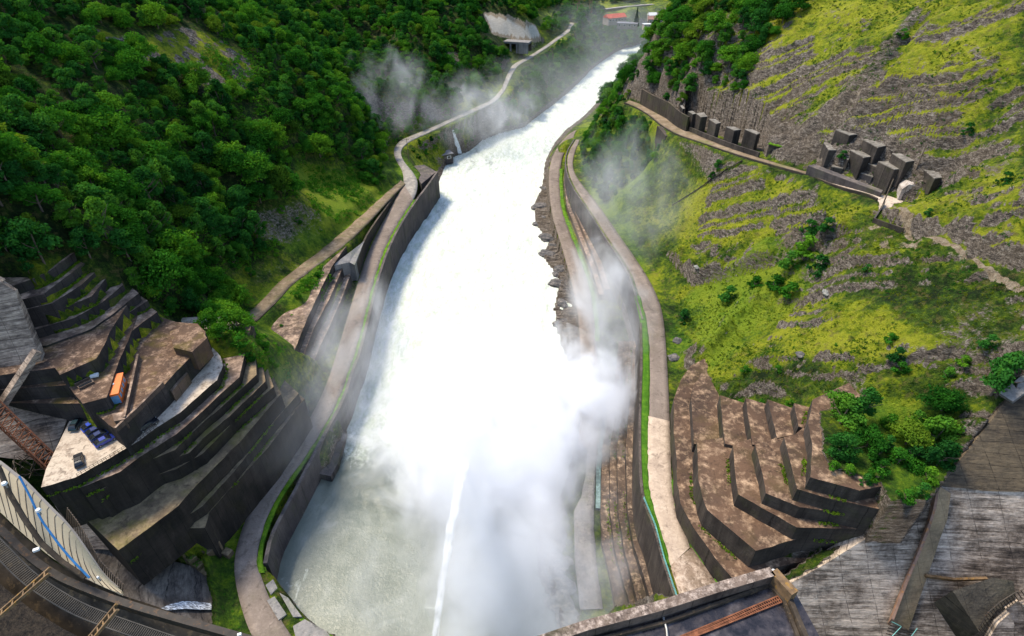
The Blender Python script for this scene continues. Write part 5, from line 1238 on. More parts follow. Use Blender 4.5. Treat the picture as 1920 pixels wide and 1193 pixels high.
def railing(name, pts, n, lab, m, h=1.0, thick=.08):
    q = resample(pts, n); rt = empty(name, tuple(q[n//2]), 0, lab, 'railing')
    for a in q:
        mb = MB(); mb.bar((a[0], a[1], a[2]-.1), (a[0], a[1], a[2]+h), thick); mb.build('post', M[m], rt)
    mb = MB()
    for z in (h, h*.5):
        for a, b_ in zip(q[:-1], q[1:]): mb.bar((a[0], a[1], a[2]+z), (b_[0], b_[1], b_[2]+z), thick)
    mb.build('rails', M[m], rt)
railing('road_railing', [(p[0]+.1, p[1], p[2]) for p in wr[1:5]], 34, 'teal railing on the wall beside the worn end of the right road', 'teal')
a = P(1276,1122,24.4); b_ = P(1248,1133,24.4); railing('cross_railing', [a, b_], 7, 'short teal railing crossing from the wall end to the deck parapet', 'teal')
mb = MB(); q = PL([(1121,955,2.7),(1122,880,2.9),(1128,820,3.1),(1134,770,3.4)]); mb.sweep([(p[0], p[1], p[2]+.5) for p in q], 1.3, 1.0); tag(mb.build('teal_channel', concrete('wet teal channel', (.30,.42,.40),(.19,.29,.28),(.10,.15,.15),.1,.3)), 'wet blue-green drain channel at the foot of the quay steps', 'channel')
railing('parking_railing', PZ([(146,894),(210,857),(262,826),(295,801)], 44.0), 22, 'thin dark railing along the outer edge of the car park', 'dark_steel', .9, .06)

def house(px, py, L, W, h, yaw, wall, roof, lab, nwin=5, gable=True, name='house', cat='house', z=31.0):
    a = P(px, py, z); rt = empty(name, a, math.radians(yaw), lab, cat)
    mb = MB(); mb.box((0,0,h/2-1), (L,W,h+2)); mb.build('wall', M[wall], rt)
    mb = MB()
    if gable:
        g = h+W*.32; vs = [(-L/2-.4,-W/2-.5,h-.1),(L/2+.4,-W/2-.5,h-.1),(L/2+.4,W/2+.5,h-.1),(-L/2-.4,W/2+.5,h-.1),(-L/2-.4,0,g),(L/2+.4,0,g)]
        mb.add(vs, [(0,1,5,4),(2,3,4,5),(0,4,3),(1,2,5),(3,2,1,0)])
    else: mb.box((0,0,h+.2), (L+.8,W+.8,.4))
    mb.build('roof', M[roof], rt)
    for k in range(nwin):
        x = -L/2+(k+.5)*L/nwin
        mb = MB(); mb.box((x,-W/2-.04,h*.58), (L/nwin*.5,.12,h*.42)); f_ = mb.build('window', M['white'], rt)
        mb = MB(); mb.box((x,-W/2-.12,h*.58), (L/nwin*.38,.06,h*.34)); mb.build('pane', M['glass'], f_)
    return rt
house(1152,42,25,11,5.5,28,'plaster','red_roof','red roofed long house at the far end of the valley',6)
house(1243,44,34,9,4.5,-8,'wood','brown_roof','low shed with a brown roof right of the dark spruce',6,True,'shed','shed')
house(1222,36,9,8,4.5,10,'plaster','white','small white roofed hut at the end of the brown shed',2,True,'hut','hut')
house(1176,50,22,11,3.5,-14,'plaster','grey_roof','flat grey roofed building below the red roofed house',4,False,'flat_building','building')
house(1212,52,8,6,3.5,10,'plaster','white','tiny pale hut between the flat building and the brown shed',2,False,'hut','hut')
# river hut, gallery
house(832,300,11,7,4.5,24,'quay','grey_roof','flat concrete pump house at the water edge below the left bend',2,False,'pump_house','building',2.5)
a = Vector(G(962,97)); rt = empty('road_gallery', a, 0, 'concrete avalanche gallery with open pillars under the white scar', 'gallery')
ux = Vector((.96,-.28,0)); uy = Vector((.28,.96,0))
def gb(mb, u, v, z, d): return mb.box(a+ux*u+uy*v+Vector((0,0,z)), d, math.atan2(ux.y, ux.x))
mb = MB(); gb(mb, 0, 4, 7.6, (30,11,1.6)); mb.build('roof_slab', M['slab'], rt)
mb = MB(); gb(mb, 0, 9, 3.5, (30,1,8)); mb.build('back_wall', M['wall_dark'], rt)
for u in (-14,-8,-2,4):
    mb = MB(); gb(mb, u, -1, 3, (1.4,1.4,8)); mb.build('pillar', M['slab'], rt)
mb = MB(); gb(mb, 10, -1.2, 3, (9,1.2,8)); mb.build('end_wall', M['slab'], rt)
mb = MB()
q = [G(850,248), G(853,262), G(857,276), G(860,289)]
for i in range(3):
    w0 = .8+.5*i; w1 = .8+.5*(i+1); p_, r_ = q[i], q[i+1]
    mb.add([(p_[0]-w0, p_[1]-.6, p_[2]+.5), (p_[0]+w0, p_[1]-.6, p_[2]+.5), (r_[0]+w1, r_[1]-.9, r_[2]+.5), (r_[0]-w1, r_[1]-.9, r_[2]+.5)], [(0,1,2,3)])
fw = NB('white cascade'); n_ = fw.noise(fw.map(fw.pos(), (3,3,.6)), 1.0, 5, .7); fw.bsdf(fw.ramp(n_, [(.35, (.45,.5,.5)), (.6, (.9,.92,.93))]), .5); 
o = mb.build('waterfall', fw.m); tag(o, 'small white waterfall dropping into the river beside the pump house', 'waterfall'); md = o.modifiers.new('thickness', 'SOLIDIFY'); md.thickness = .4

# white water jet from the spillway
def jet():
    p0 = np.array(P(806,1262,66)); p1 = np.array(P(876,862,1.0)); pts = []
    for k in range(40):
        t = k/39; q = p0*(1-t)+p1*t; q[2] += 14*4*t*(1-t)*.35; pts.append(q)
    V = []; F = []; n = 20
    for i, q in enumerate(pts):
        d = pts[min(i+1, 39)]-pts[max(i-1, 0)]; d = d/np.linalg.norm(d); u = np.cross(d, [0,0,1]); u /= np.linalg.norm(u); w_ = np.cross(u, d); r = .4+1.15*(i/39)
        for k in range(n):
            a = 2*math.pi*k/n; rr = r*(.62+.75*abs(float(vnoise(k*.55, i*.55, 0, 8))))
            V.append(tuple(q+(u*math.cos(a)+w_*math.sin(a))*rr))
    for i in range(39):
        for k in range(n): F.append((i*n+k, i*n+(k+1) % n, (i+1)*n+(k+1) % n, (i+1)*n+k))
    mb = MB(); mb.add(V, F+[tuple(range(n-1,-1,-1)), tuple(range(39*n, 40*n))])
    b = NB('jet spray'); b.t.nodes.remove(b.out); out = b.n('ShaderNodeOutputMaterial')
    v = b.n('ShaderNodeVolumePrincipled'); v.inputs['Color'].default_value = (1,1,1,1); v.inputs['Anisotropy'].default_value = 0
    n_ = b.noise(b.map(b.pos(), (1.2,.35,.35)), 1.0, 5, .7); b.l(b.math('MULTIPLY', b.ramp(n_, [(.38, .05), (.62, 1.0)]), 1.8), v.inputs['Density']); b.l(v.outputs[0], out.inputs['Volume'])
    o = mb.build('water_jet', b.m, sm=True); tag(o, 'straight white jet of water shooting into the pool', 'water jet'); return o
jet()

# boulders on the river edges
def boulder_mesh(seed, m):
    bm = bmesh.new(); bmesh.ops.create_icosphere(bm, subdivisions=3, radius=1.0); r_ = np.random.default_rng(seed); s_ = r_.uniform(0, 50)
    for v in bm.verts:
        c = v.co; k = 1+.6*float(fbm(np.array([c.x*1.3+s_]), np.array([c.y*1.3]), np.array([c.z*1.3]), 4, seed)[0]); q = .25*round(c.z*3)/3
        v.co = Vector((c.x*k*1.25, c.y*k, (c.z*.8+q*.2)*k*.75))
    me = bpy.data.meshes.new('boulder'); bm.to_mesh(me); bm.free(); me.materials.append(m); return me
bms = [boulder_mesh(i, M['rock'] if i < 3 else M['rock_wet']) for i in range(5)]
spots = [(1012,385,3.2),(1022,402,3.0),(1010,420,3.0),(1028,440,3.4),(1038,462,3.2),(1025,475,3.0),(1048,495,3.0),(1042,515,2.6),(1035,545,2.8),(1048,570,3.0),(1052,600,2.6),(1060,625,2.6),(1020,350,2.0),(1026,325,1.6),(1030,300,1.6)]
for i, (x, y, s_) in enumerate(spots):
    a = G(x, y); o = bpy.data.objects.new('boulder', bms[i % 3]); link(o); o.location = (a[0]+rng.normal()*.8, a[1]+rng.normal()*1.5, .3); o.scale = (s_*rng.uniform(.5,1.0), s_*rng.uniform(.8,1.6), s_*rng.uniform(.5,.9)); o.rotation_euler = (0,0,rng.uniform(0,6))
    tag(o, 'dark jagged boulder between the white water and the misty right path', 'boulder', 'boulders along the right bank')
for i, (x, y, s_) in enumerate([(806,352,2.2),(800,372,2.6),(792,384,2.8),(784,398,2.6),(776,408,2.4),(812,338,1.8),(765,432,2.0),(748,462,1.8)]):
    a = P(x, y, 0); o = bpy.data.objects.new('boulder', bms[i % 3]); link(o); o.location = (a[0]-1.5, a[1], .3); o.scale = (s_*.9, s_*1.1, s_*.7); o.rotation_euler = (0,0,rng.uniform(0,6))
    tag(o, 'wet boulder at the foot of the left river wall', 'boulder', 'boulders under the left river wall')
for i, (x, y, s_) in enumerate([(1035,965,4.2),(1030,1000,4.4),(1040,1030,3.6),(1048,1065,4.0),(1058,1095,3.8),(1050,1130,3.6),(1066,1160,3.4),(1062,1060,3)]):
    a = P(x, y, .6); o = bpy.data.objects.new('rock_ledge', bms[3+i % 2]); link(o); o.location = (a[0], a[1], .5); o.scale = (s_*.62, s_*.95, s_*.42); o.rotation_euler = (0,0,rng.uniform(0,6))
    tag(o, 'smooth wet rock ledge beside the narrow grey slab walk', 'rock', 'wet rock ledges by the slab walk')
for i, (x, y, s_) in enumerate([(883,268,3),(898,262,3.2),(915,256,3),(932,250,3),(955,244,3.2),(978,238,3),(870,282,2.6),(862,288,2.2)]):
    a = P(x, y, .2); o = bpy.data.objects.new('boulder', bms[i % 3]); link(o); o.location = (a[0]-1, a[1]+2, 1.2); o.scale = (s_*1.2, s_*1.0, s_*.9); o.rotation_euler = (0,0,rng.uniform(0,6))
    tag(o, 'brown shore boulder under the far left riverside trees', 'boulder', 'boulders on the far left shore')
for x, y, s_, lab in [(1547,553,1.1,'pale rounded boulder lying on the bright grass slope'),(1305,508,1.0,'small grey rock beside the dark rock nose'),(1500,668,1.0,'grey rock on the grass above the concrete fins'),(1270,640,1.3,'brown rock sunk in the grass beside the right road'),(1263,672,1.5,'flat brown rock at the roadside above the terraces')]:
    a = G(x, y); o = bpy.data.objects.new('boulder', bms[3] if y < 600 else bms[1]); link(o); o.location = (a[0], a[1], a[2]+.2*s_); o.scale = (s_,s_,s_*.8); o.rotation_euler = (0,0,x); tag(o, lab, 'boulder')

# ================================================================== plants
def crown_mesh(name, seed, R, Hh, n, leaf, m, lobes=11, low=.25, conifer=False):
    r = np.random.default_rng(seed); pts = []; nrm = []
    if conifer:
        zc = r.uniform(0, 1, n)**1.3; ang = r.uniform(0, 2*np.pi, n); rad = R*(1-zc)*np.sqrt(r.uniform(.4, 1, n))*(1-.25*((zc*9) % 1))
        c = np.stack([rad*np.cos(ang), rad*np.sin(ang), zc*Hh+.3], 1); no = np.stack([np.cos(ang), np.sin(ang), .4+0*ang], 1)
    else:
        ls = []
        for k in range(lobes):
            a = r.uniform(0, 2*np.pi); zz = r.uniform(low, 1); rr = R*.82*np.sqrt(max(.05, 1-((zz-.45)/.66)**2))*r.uniform(.3, 1)
            ls.append((rr*np.cos(a), rr*np.sin(a), zz*Hh*.86, R*r.uniform(.24, .46)))
        ls.append((0,0,Hh*.85,R*.42)); ls = np.array(ls)
        w = ls[:,3]**2; k = r.choice(len(ls), n, p=w/w.sum())
        d = r.normal(size=(n,3)); d[:,2] = np.abs(d[:,2])*1.0-.35*r.uniform(0,1,n); d /= np.linalg.norm(d, axis=1)[:,None]
        c = ls[k,:3]+d*ls[k,3][:,None]*r.uniform(.40, 1.22, n)[:,None]*np.array([1,1,.85]); no = d
    no = no+r.normal(size=(n,3))*.55; no /= np.linalg.norm(no, axis=1)[:,None]
    t = np.cross(no, r.normal(size=(n,3))); t /= np.linalg.norm(t, axis=1)[:,None]; b_ = np.cross(no, t)
    s_ = leaf*r.uniform(.6, 1.25, n)[:,None]
    V = np.stack([c-t*s_*.5, c-b_*s_*.32+t*s_*.05, c+t*s_*.55, c+b_*s_*.32+t*s_*.05], 1).reshape(-1, 3); F = np.arange(n*4).reshape(n, 4)
    me = bpy.data.meshes.new(name); me.vertices.add(len(V)); me.vertices.foreach_set('co', V.astype(np.float32).ravel()); me.loops.add(n*4); me.loops.foreach_set('vertex_index', F.ravel().astype(np.int32))
    me.polygons.add(n); me.polygons.foreach_set('loop_start', np.arange(0, n*4, 4, dtype=np.int32)); me.polygons.foreach_set('loop_total', np.full(n, 4, np.int32)); me.update(calc_edges=True); me.materials.append(m); return me
def trunk_mesh(seed, h, r0=.22):
    mb = MB(); r = random.Random(seed); lean = (r.uniform(-.5,.5), r.uniform(-.5,.5))
    mb.tube([(0,0,-.8),(lean[0]*.3,lean[1]*.3,h*.35),(lean[0],lean[1],h*.75)], r0, 7, r1=r0*.45)
    for k in range(4):
        a = r.uniform(0, 6.28); z = h*r.uniform(.3,.55); L = h*.33; mb.tube([(lean[0]*.5,lean[1]*.5,z),(math.cos(a)*L*.6,math.sin(a)*L*.6,z+L*.5),(math.cos(a)*L,math.sin(a)*L,z+L*.95)], r0*.45, 5, r1=r0*.15)
    me = bpy.data.meshes.new('trunk'); me.from_pydata(mb.v, [], mb.f); me.materials.append(M['bark']); return me
VAR = []
for i in range(9):
    mt_ = ['leaf','leaf','leaf_b','leaf','leaf_b','leaf_o','leaf','leaf_b','leaf'][i]
    R_v, H_v = [(4.3,7.6),(3.3,9.8),(4.9,6.6),(3.8,8.6),(4.5,7.2),(4.0,6.4),(3.1,9.2),(5.0,7.4),(3.7,8.0)][i]; VAR.append((crown_mesh('crown', 40+i, R_v, H_v, 3000, .62, M[mt_], 12+(i*5) % 9), trunk_mesh(i, H_v*.95)))
SHR = [(crown_mesh('foliage', 80+i, 1.0, 1.7, 700, .26, M[['leaf_b','leaf','leaf_b','leaf_o'][i]], 7, .05), trunk_mesh(30+i, 1.2, .06)) for i in range(4)]
def plant(name, cat, var, loc, s_, rz, lab, group, sz=1.0):
    e = empty(name, loc, rz, lab, cat, group); k1 = .78+.5*random.random() if cat == 'tree' else 1; e.scale = (s_*k1, s_*(2.02-k1), s_*sz)
    a = bpy.data.objects.new(var[0].name.split('.')[0], var[0]); link(a); a.parent = e
    b_ = bpy.data.objects.new('trunk' if cat == 'tree' else 'stem', var[1]); link(b_); b_.parent = e
    return e
FOREST = {
 'left': [(-260,-260),(1340,-260),(1340,-20),(1250,0),(1170,4),(1052,14),(1000,22),(1018,72),(990,80),(985,95),(945,100),(948,118),(930,150),(905,172),(870,185),(850,225),(790,245),(745,262),(722,280),(716,330),(735,352),(690,345),(600,296),(548,300),(540,330),(565,375),(480,385),(462,440),(540,458),(470,498),(420,520),(450,560),(462,600),(445,650),(405,640),(380,605),(300,588),(262,545),(200,512),(160,482),(140,462),(90,495),(25,528),(-260,560)],
 'river': [(800,285),(850,282),(882,272),(908,252),(985,228),(1072,158),(1108,124),(1160,88),(1235,76),(1250,62),(1180,62),(1100,62),(1045,82),(1005,116),(978,145),(962,190),(905,218),(862,238),(800,268),(782,272)],
 'ridge': [(1212,75),(1285,-20),(1320,-120),(1530,-60),(1505,10),(1452,70),(1405,120),(1390,175),(1335,205),(1265,195),(1212,195)],
 'cliff': [(1082,245),(1110,222),(1150,196),(1178,202),(1228,240),(1235,262),(1232,300),(1160,362),(1132,385),(1098,340),(1078,300)],
 'knoll': [(1098,236),(1140,160),(1210,125),(1214,186),(1180,182),(1150,196)],
 'opposite': [(1120,205),(1172,138),(1214,92),(1216,150),(1150,190)],
 'valley': [(1010,60),(1060,20),(1130,20),(1130,48),(1110,62),(1080,70)],
 'hamlet': [(1130,50),(1260,52),(1262,80),(1180,70),(1130,64)],
 'beyond': [(1060,12),(1300,-6),(1300,-200),(1000,-200)],
}
EXC = [[(165,45),(262,72),(342,45),(400,60),(478,112),(482,162),(425,195),(350,140),(258,112)], [(400,190),(470,190),(560,260),(540,290),(470,240)],
       [(655,165),(720,192),(800,205),(840,225),(760,250),(705,242)], [(898,16),(962,24),(1008,42),(1024,84),(1000,100),(935,98),(905,60)], [(835,85),(862,95),(870,130),(842,135)],
       [(0,395),(95,415),(120,465),(20,520),(0,520)], [(930,70),(1000,80),(990,104),(930,104)], [(455,505),(505,470),(560,460),(560,480),(500,520)], [(1128,20),(1270,22),(1270,60),(1215,60),(1150,62),(1128,50)]]
cand_x = rng.uniform(-300, 330, 160000); cand_y = 60+900*rng.uniform(0, 1, 160000)**1.35
ch_ = hgt(cand_x, cand_y); cpx, cpy, cd = proj(cand_x, cand_y, ch_)
exc = np.zeros(len(cand_x), bool)
for e in EXC: exc |= inpoly(cpx, cpy, e)
own = np.full(len(cand_x), -1); names = list(FOREST)
for i, k in enumerate(names):
    m = inpoly(cpx, cpy, FOREST[k]); 
    if k in ('left',): m &= (cand_x < 60)
    if k in ('ridge',): m &= (cand_x > 55) & (cand_y > 215) & (cand_y < 420)
    if k == 'cliff': m &= (cand_x > 33) & (cand_y < 360)
    if k == 'knoll': m &= (cand_y > 280) & (cand_y < 420)
    if k == 'opposite': m &= (cand_y > 380)
    own = np.where(m & (own < 0) & ((~exc) | (k in ('ridge','cliff','hamlet'))), i, own)
own = np.where(ch_ < 1.2, -1, own)
own = np.where((own == 0) & (cand_x < -30) & (fbm(cand_x/20, cand_y/20, 0, 4, 171) > .42), -1, own)
droad = np.full(len(cand_x), 1e9)
# keep clear of roads
for L_, R_ in ((ROAD_L_L, ROAD_L_R), (ROAD_U_L, ROAD_U_R), (ROAD_T_O, ROAD_T_I), (ROAD_R_L, ROAD_R_R), (PATH_L, PATH_R)):
    md_ = [tuple((a+b_)/2) for a, b_ in zip(resample(L_, 60), resample(R_, 60))]; d_, _ = dline(cand_x, cand_y, md_); own = np.where(d_ < 6.5, -1, own); droad = np.minimum(droad, d_)
cell = {}; trees = []
for i in np.nonzero(own >= 0)[0]:
    x, y = cand_x[i], cand_y[i]; far = cd[i] > 420; sp = {'cliff': 2.9, 'river': 4.6, 'ridge': 4.4}.get(names[own[i]], 5.0 if not far else 6.2); k0 = (int(x//6), int(y//6)); ok = True
    for a in (-1,0,1):
        for b_ in (-1,0,1):
            for q in cell.get((k0[0]+a, k0[1]+b_), ()):
                if (q[0]-x)**2+(q[1]-y)**2+(q[2]-ch_[i])**2 < sp*sp: ok = False
    if ok: cell.setdefault(k0, []).append((x, y, ch_[i])); trees.append(i)
trees = np.array(trees); sz_ = (.5+.85*rng.uniform(0, 1, len(trees))**1.5)*np.where(cd[trees] > 420, 1.2, 1.0)
sz_ = np.where(own[trees] == names.index('cliff'), sz_*.62, sz_); sz_ = np.where(own[trees] == names.index('knoll'), sz_*.8, sz_)
tpx, tpy = cpx[trees], cpy[trees]; sz_ = sz_*np.where(own[trees] == names.index('river'), np.clip(droad[trees]/20, .42, 1), 1)
sz_ = np.where((own[trees] == 0) & (tpx < 620) & (tpy > 180), sz_*1.12, sz_)
inview = (tpx > -30) & (tpx < 1950) & (tpy > -10) & (tpy < 1193); app = np.where(inview, sz_/cd[trees], 0)
order = np.argsort(-app); single = set(order[:296].tolist())
LAB = {'left': ('deciduous_tree','broadleaf tree in the dense dark forest on the left slope','trees of the left forest'),
       'ridge': ('deciduous_tree','dark broadleaf tree on the wooded ridge above the hillside road','trees of the right ridge'),
       'cliff': ('deciduous_tree','bushy green tree on the steep drop below the far hillside road','trees below the hillside road'),
       'knoll': ('deciduous_tree','tree on the wooded knoll at the far end of the hillside road','trees on the knoll'),
       'river': ('deciduous_tree','tree on the wooded bank between valley road and white river','trees on the left river bank')}
rest = []
for j, i in enumerate(trees):
    k = names[own[i]]
    if j in single and k in LAB:
        nm, lab, grp = LAB[k]
        bright = (430 < tpx[j] < 640 and 130 < tpy[j] < 320) or tpy[j] > 540
        vi = int(rng.choice([2,4,7,3])) if bright or k == 'cliff' else int(rng.choice([0,1,3,6,8,5,2,4,7]))
        plant(nm, 'tree', VAR[vi], (float(cand_x[i]), float(cand_y[i]), float(ch_[i])-.2), float(sz_[j]), float(rng.uniform(0,6.28)), lab, grp, float(rng.uniform(.8,1.15)))
    else: rest.append(j)
# the rest of the forest reads as one mass
rest = np.array(rest); pc_ = np.stack([cand_x[trees[rest]], cand_y[trees[rest]], ch_[trees[rest]]-.2], 1)
src = bpy.data.collections.new('crown_kinds'); 
seen = set()
for o in list(bpy.data.objects):
    if o.name.startswith('crown') and o.data and o.data.name not in seen: seen.add(o.data.name); src.objects.link(o)
def scatter(name, pts, sc_, lab_col, seed):
    me = bpy.data.meshes.new(name); me.vertices.add(len(pts)); me.vertices.foreach_set('co', pts.astype(np.float32).ravel()); me.update()
    q_ = np.random.default_rng(seed+5).uniform(.76, 1.28, (len(pts), 3)); at = me.attributes.new('size', 'FLOAT_VECTOR', 'POINT'); at.data.foreach_set('vector', (q_*sc_[:,None]).astype(np.float32).ravel())
    at = me.attributes.new('turn', 'FLOAT', 'POINT'); at.data.foreach_set('value', np.random.default_rng(seed).uniform(0, 6.28, len(pts)).astype(np.float32))
    o = bpy.data.objects.new(name, me); link(o); g = bpy.data.node_groups.new(name, 'GeometryNodeTree')
    g.interface.new_socket('Geometry', in_out='INPUT', socket_type='NodeSocketGeometry'); g.interface.new_socket('Geometry', in_out='OUTPUT', socket_type='NodeSocketGeometry')
    N = g.nodes.new; gi = N('NodeGroupInput'); go_ = N('NodeGroupOutput'); ci = N('GeometryNodeCollectionInfo'); ci.inputs['Collection'].default_value = lab_col; ci.inputs['Separate Children'].default_value = True; ci.inputs['Reset Children'].default_value = True
    ip = N('GeometryNodeInstanceOnPoints'); ip.inputs['Pick Instance'].default_value = True
    a1 = N('GeometryNodeInputNamedAttribute'); a1.data_type = 'FLOAT_VECTOR'; a1.inputs['Name'].default_value = 'size'
    a2 = N('GeometryNodeInputNamedAttribute'); a2.data_type = 'FLOAT'; a2.inputs['Name'].default_value = 'turn'
    cb = N('ShaderNodeCombineXYZ'); mp_ = N('GeometryNodeMeshToPoints')
    L = g.links.new; L(gi.outputs[0], mp_.inputs[0]); L(mp_.outputs[0], ip.inputs['Points']); L(ci.outputs[0], ip.inputs['Instance']); L(a1.outputs[0], ip.inputs['Scale']); L(a2.outputs[0], cb.inputs['Z']); L(cb.outputs[0], ip.inputs['Rotation']); L(ip.outputs[0], go_.inputs[0])
    md = o.modifiers.new('scatter', 'NODES'); md.node_group = g; return o
tag(scatter('forest', pc_, sz_[rest], src, 3), kind='stuff')
print('TREES', len(trees), 'rest', len(rest))

# shrubs and trees one can tell apart on the right
def shrub(px, py, s_, lab, vi=0, group=None, sz=1.0):
    a = G(px, py); plant('shrub', 'shrub', SHR[vi], (a[0], a[1], a[2]-.15), s_, px*.7, lab, group, sz)
def tree(px, py, s_, lab, vi, name='deciduous_tree', z=None):
    a = G(px, py) if z is None else P(px, py, z); plant(name, 'tree', VAR[vi], (a[0], a[1], a[2]-.3), s_, px*.37, lab, None)
tree(1572,800,1.1,'large round tree growing at the back of the right terraces',0,z=49.5)
tree(1605,790,1.0,'darker tree behind the large round one at the right terraces',6,z=50.5)
tree(1578,862,.8,'smaller tree leaning over the top right terrace',3,z=50)
tree(1625,835,.7,'low leafy tree between the top terrace and the mossy slope',2,z=50.5)
tree(1745,835,1.0,'spreading tree in the corner above the brown abutment wall',0,z=50)
tree(1700,905,.8,'leafy tree at the top corner of the dam face',4,z=46)
tree(1672,930,.75,'dark tree at the end of the terrace steps',0,z=43)
tree(1752,880,.85,'tree overhanging the head of the dam walkway',1,z=49)
tree(1855,745,1.1,'dark tree near the pale wall coping',1)
tree(1895,690,.5,'small dark tree above the coping at the right edge',0)
tree(1700,830,.85,'yellowish tree in the thicket right of the terraces',5,z=51)
tree(1765,770,.75,'small tree on the rocks above the thicket',7)
for i, (x, y, s_) in enumerate([(1640,860,1.9),(1660,840,1.7),(1680,870,2.0),(1650,885,1.6),(1712,862,1.8),(1735,900,1.7),(1690,945,1.5),(1710,800,1.8),(1665,800,1.7),(1640,900,1.5),(1725,930,1.6),(1590,890,1.3),(1560,880,1.2),(1620,905,1.2)]):
    a = G(x, y) if x > 1630 else P(x, y, 50.2); plant('shrub','shrub',SHR[i % 3],(a[0],a[1],a[2]-.2),s_*1.15,i*1.3,'low shrub in the green thicket between terraces and abutment wall','shrubs of the terrace thicket')
for x, y, s_, vi, lab in [(1508,482,2.0,0,'largest shrub of the clump on the grassy right slope'),(1482,505,1.9,1,'dark shrub left of the largest one on the right slope'),(1530,510,1.8,1,'dark shrub right of the largest one on the right slope'),(1450,545,1.8,0,'fresh shrub downhill of the clump on the right slope'),(1478,560,1.6,2,'shrub at the lower end of the clump on the right slope'),(1415,540,1.4,0,'small shrub beside the dark rock nose'),(1366,562,1.7,1,'round dark shrub below the dark rock nose'),(1282,603,1.5,1,'round shrub on the verge beside the right road'),(1512,440,1.5,1,'upright shrub above the clump on the right slope'),(1545,445,1.4,1,'shrub below the dark straight yard wall'),(1665,645,1.4,0,'shrub on the grass right of the mossy slope middle'),(1680,675,1.6,1,'shrub above the rocky patch on the right slope'),(1682,702,1.6,0,'shrub just below the rocky patch edge on the right slope'),(1625,512,1.0,1,'little shrub beside the long dark rock slot'),(1775,710,1.4,1,'shrub on the rubble of the lower right slope'),(1800,690,1.3,0,'second shrub on the rubble of the lower right slope'),(1850,655,1.5,1,'shrub among ledges at the right edge'),(1345,318,1.6,1,'shrub under the hillside road beside the pipe rail'),(1335,335,1.2,0,'small shrub downhill along the pipe rail'),(1580,298,1.3,1,'shrub growing between the concrete pillars'),(1690,75,1.6,0,'shrub high on the bare rock slope'),(1810,255,1.6,5-4,'shrub on the rock slope at the right above the pillars'),(1880,345,1.5,1,'shrub in the rock crease at the right edge'),(1395,700,1.2,0,'bright shrub above the upright fins'),(1455,700,1.0,2,'shrub over the middle of the upright fins'),(1385,765,1.3,0,'shrub wedged between the first two fins'),(1425,760,1.0,2,'shrub wedged between the second and third fins'),(1480,762,.9,0,'shrub wedged between the last fins'),(1740,405,1.0,1,'tiny shrub on the rock face right of the white portal')]:
    shrub(x, y, s_*(2.0 if y > 430 and x < 1560 and y < 620 else 1.35), lab, vi, None, .85)
shrub(270,541,2.0,'bright round bush at the forest edge beside the buttress steps',0)
shrub(20,592,1.5,'dark bush on the pale left face',1)
for i, (x, y, s_) in enumerate([(15,440,2.4),(60,430,2.0),(25,490,2.4),(90,450,1.8),(50,505,1.6),(0,470,2.2),(110,470,1.6)]):
    shrub(x, y, s_, 'scrubby bush on the grassy bank above the buttress steps', 3 if i % 2 else 1, 'scrub above the buttress steps')
for i, (x, y, s_) in enumerate([(470,520,2.2),(440,500,2.4),(500,430,1.8),(560,420,1.8),(590,390,1.8),(530,400,1.9),(620,355,1.5),(660,365,1.2),(520,480,1.6),(580,350,1.7),(545,350,2),(465,480,2)]):
    shrub(x, y, s_, 'bush on the rocky foot of the left slope above the brown road', 0 if i % 2 else 2, 'bushes at the foot of the left slope')
for i, (x, y, s_) in enumerate([(452,655,2.0),(470,680,1.7),(500,660,1.9),(490,700,1.5),(430,690,1.2),(515,690,1.5),(560,560,1.4),(575,540,1.5),(550,600,1.2),(595,520,1.2),(530,620,1.4)]):
    shrub(x, y, s_, 'lush shrub on the green slope between brown road and diagonal steps', 0, 'shrubs on the lower left slope')
for i, (x, y, s_) in enumerate([(785,298,1.8),(800,290,2.0),(775,285,1.5),(815,282,2.0),(790,275,1.7)]):
    shrub(x, y, s_, 'shrub between the road bend and the pump house', 0, 'shrubs by the pump house')
a = P(1192,49,31); plant('spruce_tree','tree',(crown_mesh('crown', 300, 4.2, 19, 2600, .8, M['conifer'], conifer=True), trunk_mesh(99, 18)), (a[0], a[1], a[2]-.3), 1.0, 0, 'tall dark spruce standing between the far houses', None)

# weeds rooted at the foot of the concrete risers
wv_ = []; wr_ = np.random.default_rng(55)
for k in ('right_low', 'right_up', 'stair_l', 'deck_l', 'stair_g', 'stair_s'):
    ts = TIERS[k][0]
    for i in range(len(ts)):
        e = TPOLY[k, i][:len(ts[i][0])]; zl = ts[i-1][1] if (i and k in ('right_low','stair_s')) else ts[i+1][1] if (i+1 < len(ts) and k in ('stair_l','deck_l','stair_g')) else None
        if zl is None: continue
        q = resample(e, 60); c_ = np.mean(TPOLY[k, i], 0)
        for m_ in range(1, 59):
            if float(vnoise(q[m_][0]*.22, q[m_][1]*.22, 0, 66)) < .12: continue
            d = q[min(m_+1, 59)]-q[m_-1]; n2v = np.array([-d[1], d[0], 0]); n2v /= np.linalg.norm(n2v)+1e-9
            if np.dot(n2v, q[m_]-c_) < 0: n2v = -n2v
            for _ in range(9):
                p_ = q[m_]+n2v*wr_.uniform(.1, .75)+d*wr_.uniform(-.5, .5); s_ = wr_.uniform(.12, .34); up = np.array([wr_.normal()*.2, wr_.normal()*.2, s_*1.3]); sd_ = wr_.normal(size=3)*.5*s_; sd_[2] *= .2
                b0 = np.array([p_[0], p_[1], zl]); wv_ += [b0-sd_, b0+sd_, b0+sd_*.7+up, b0-sd_*.7+up]
tag(mesh_np('wall_foot_weeds', np.array(wv_), np.arange(len(wv_)).reshape(-1, 4), M['leaf_o']), kind='stuff')
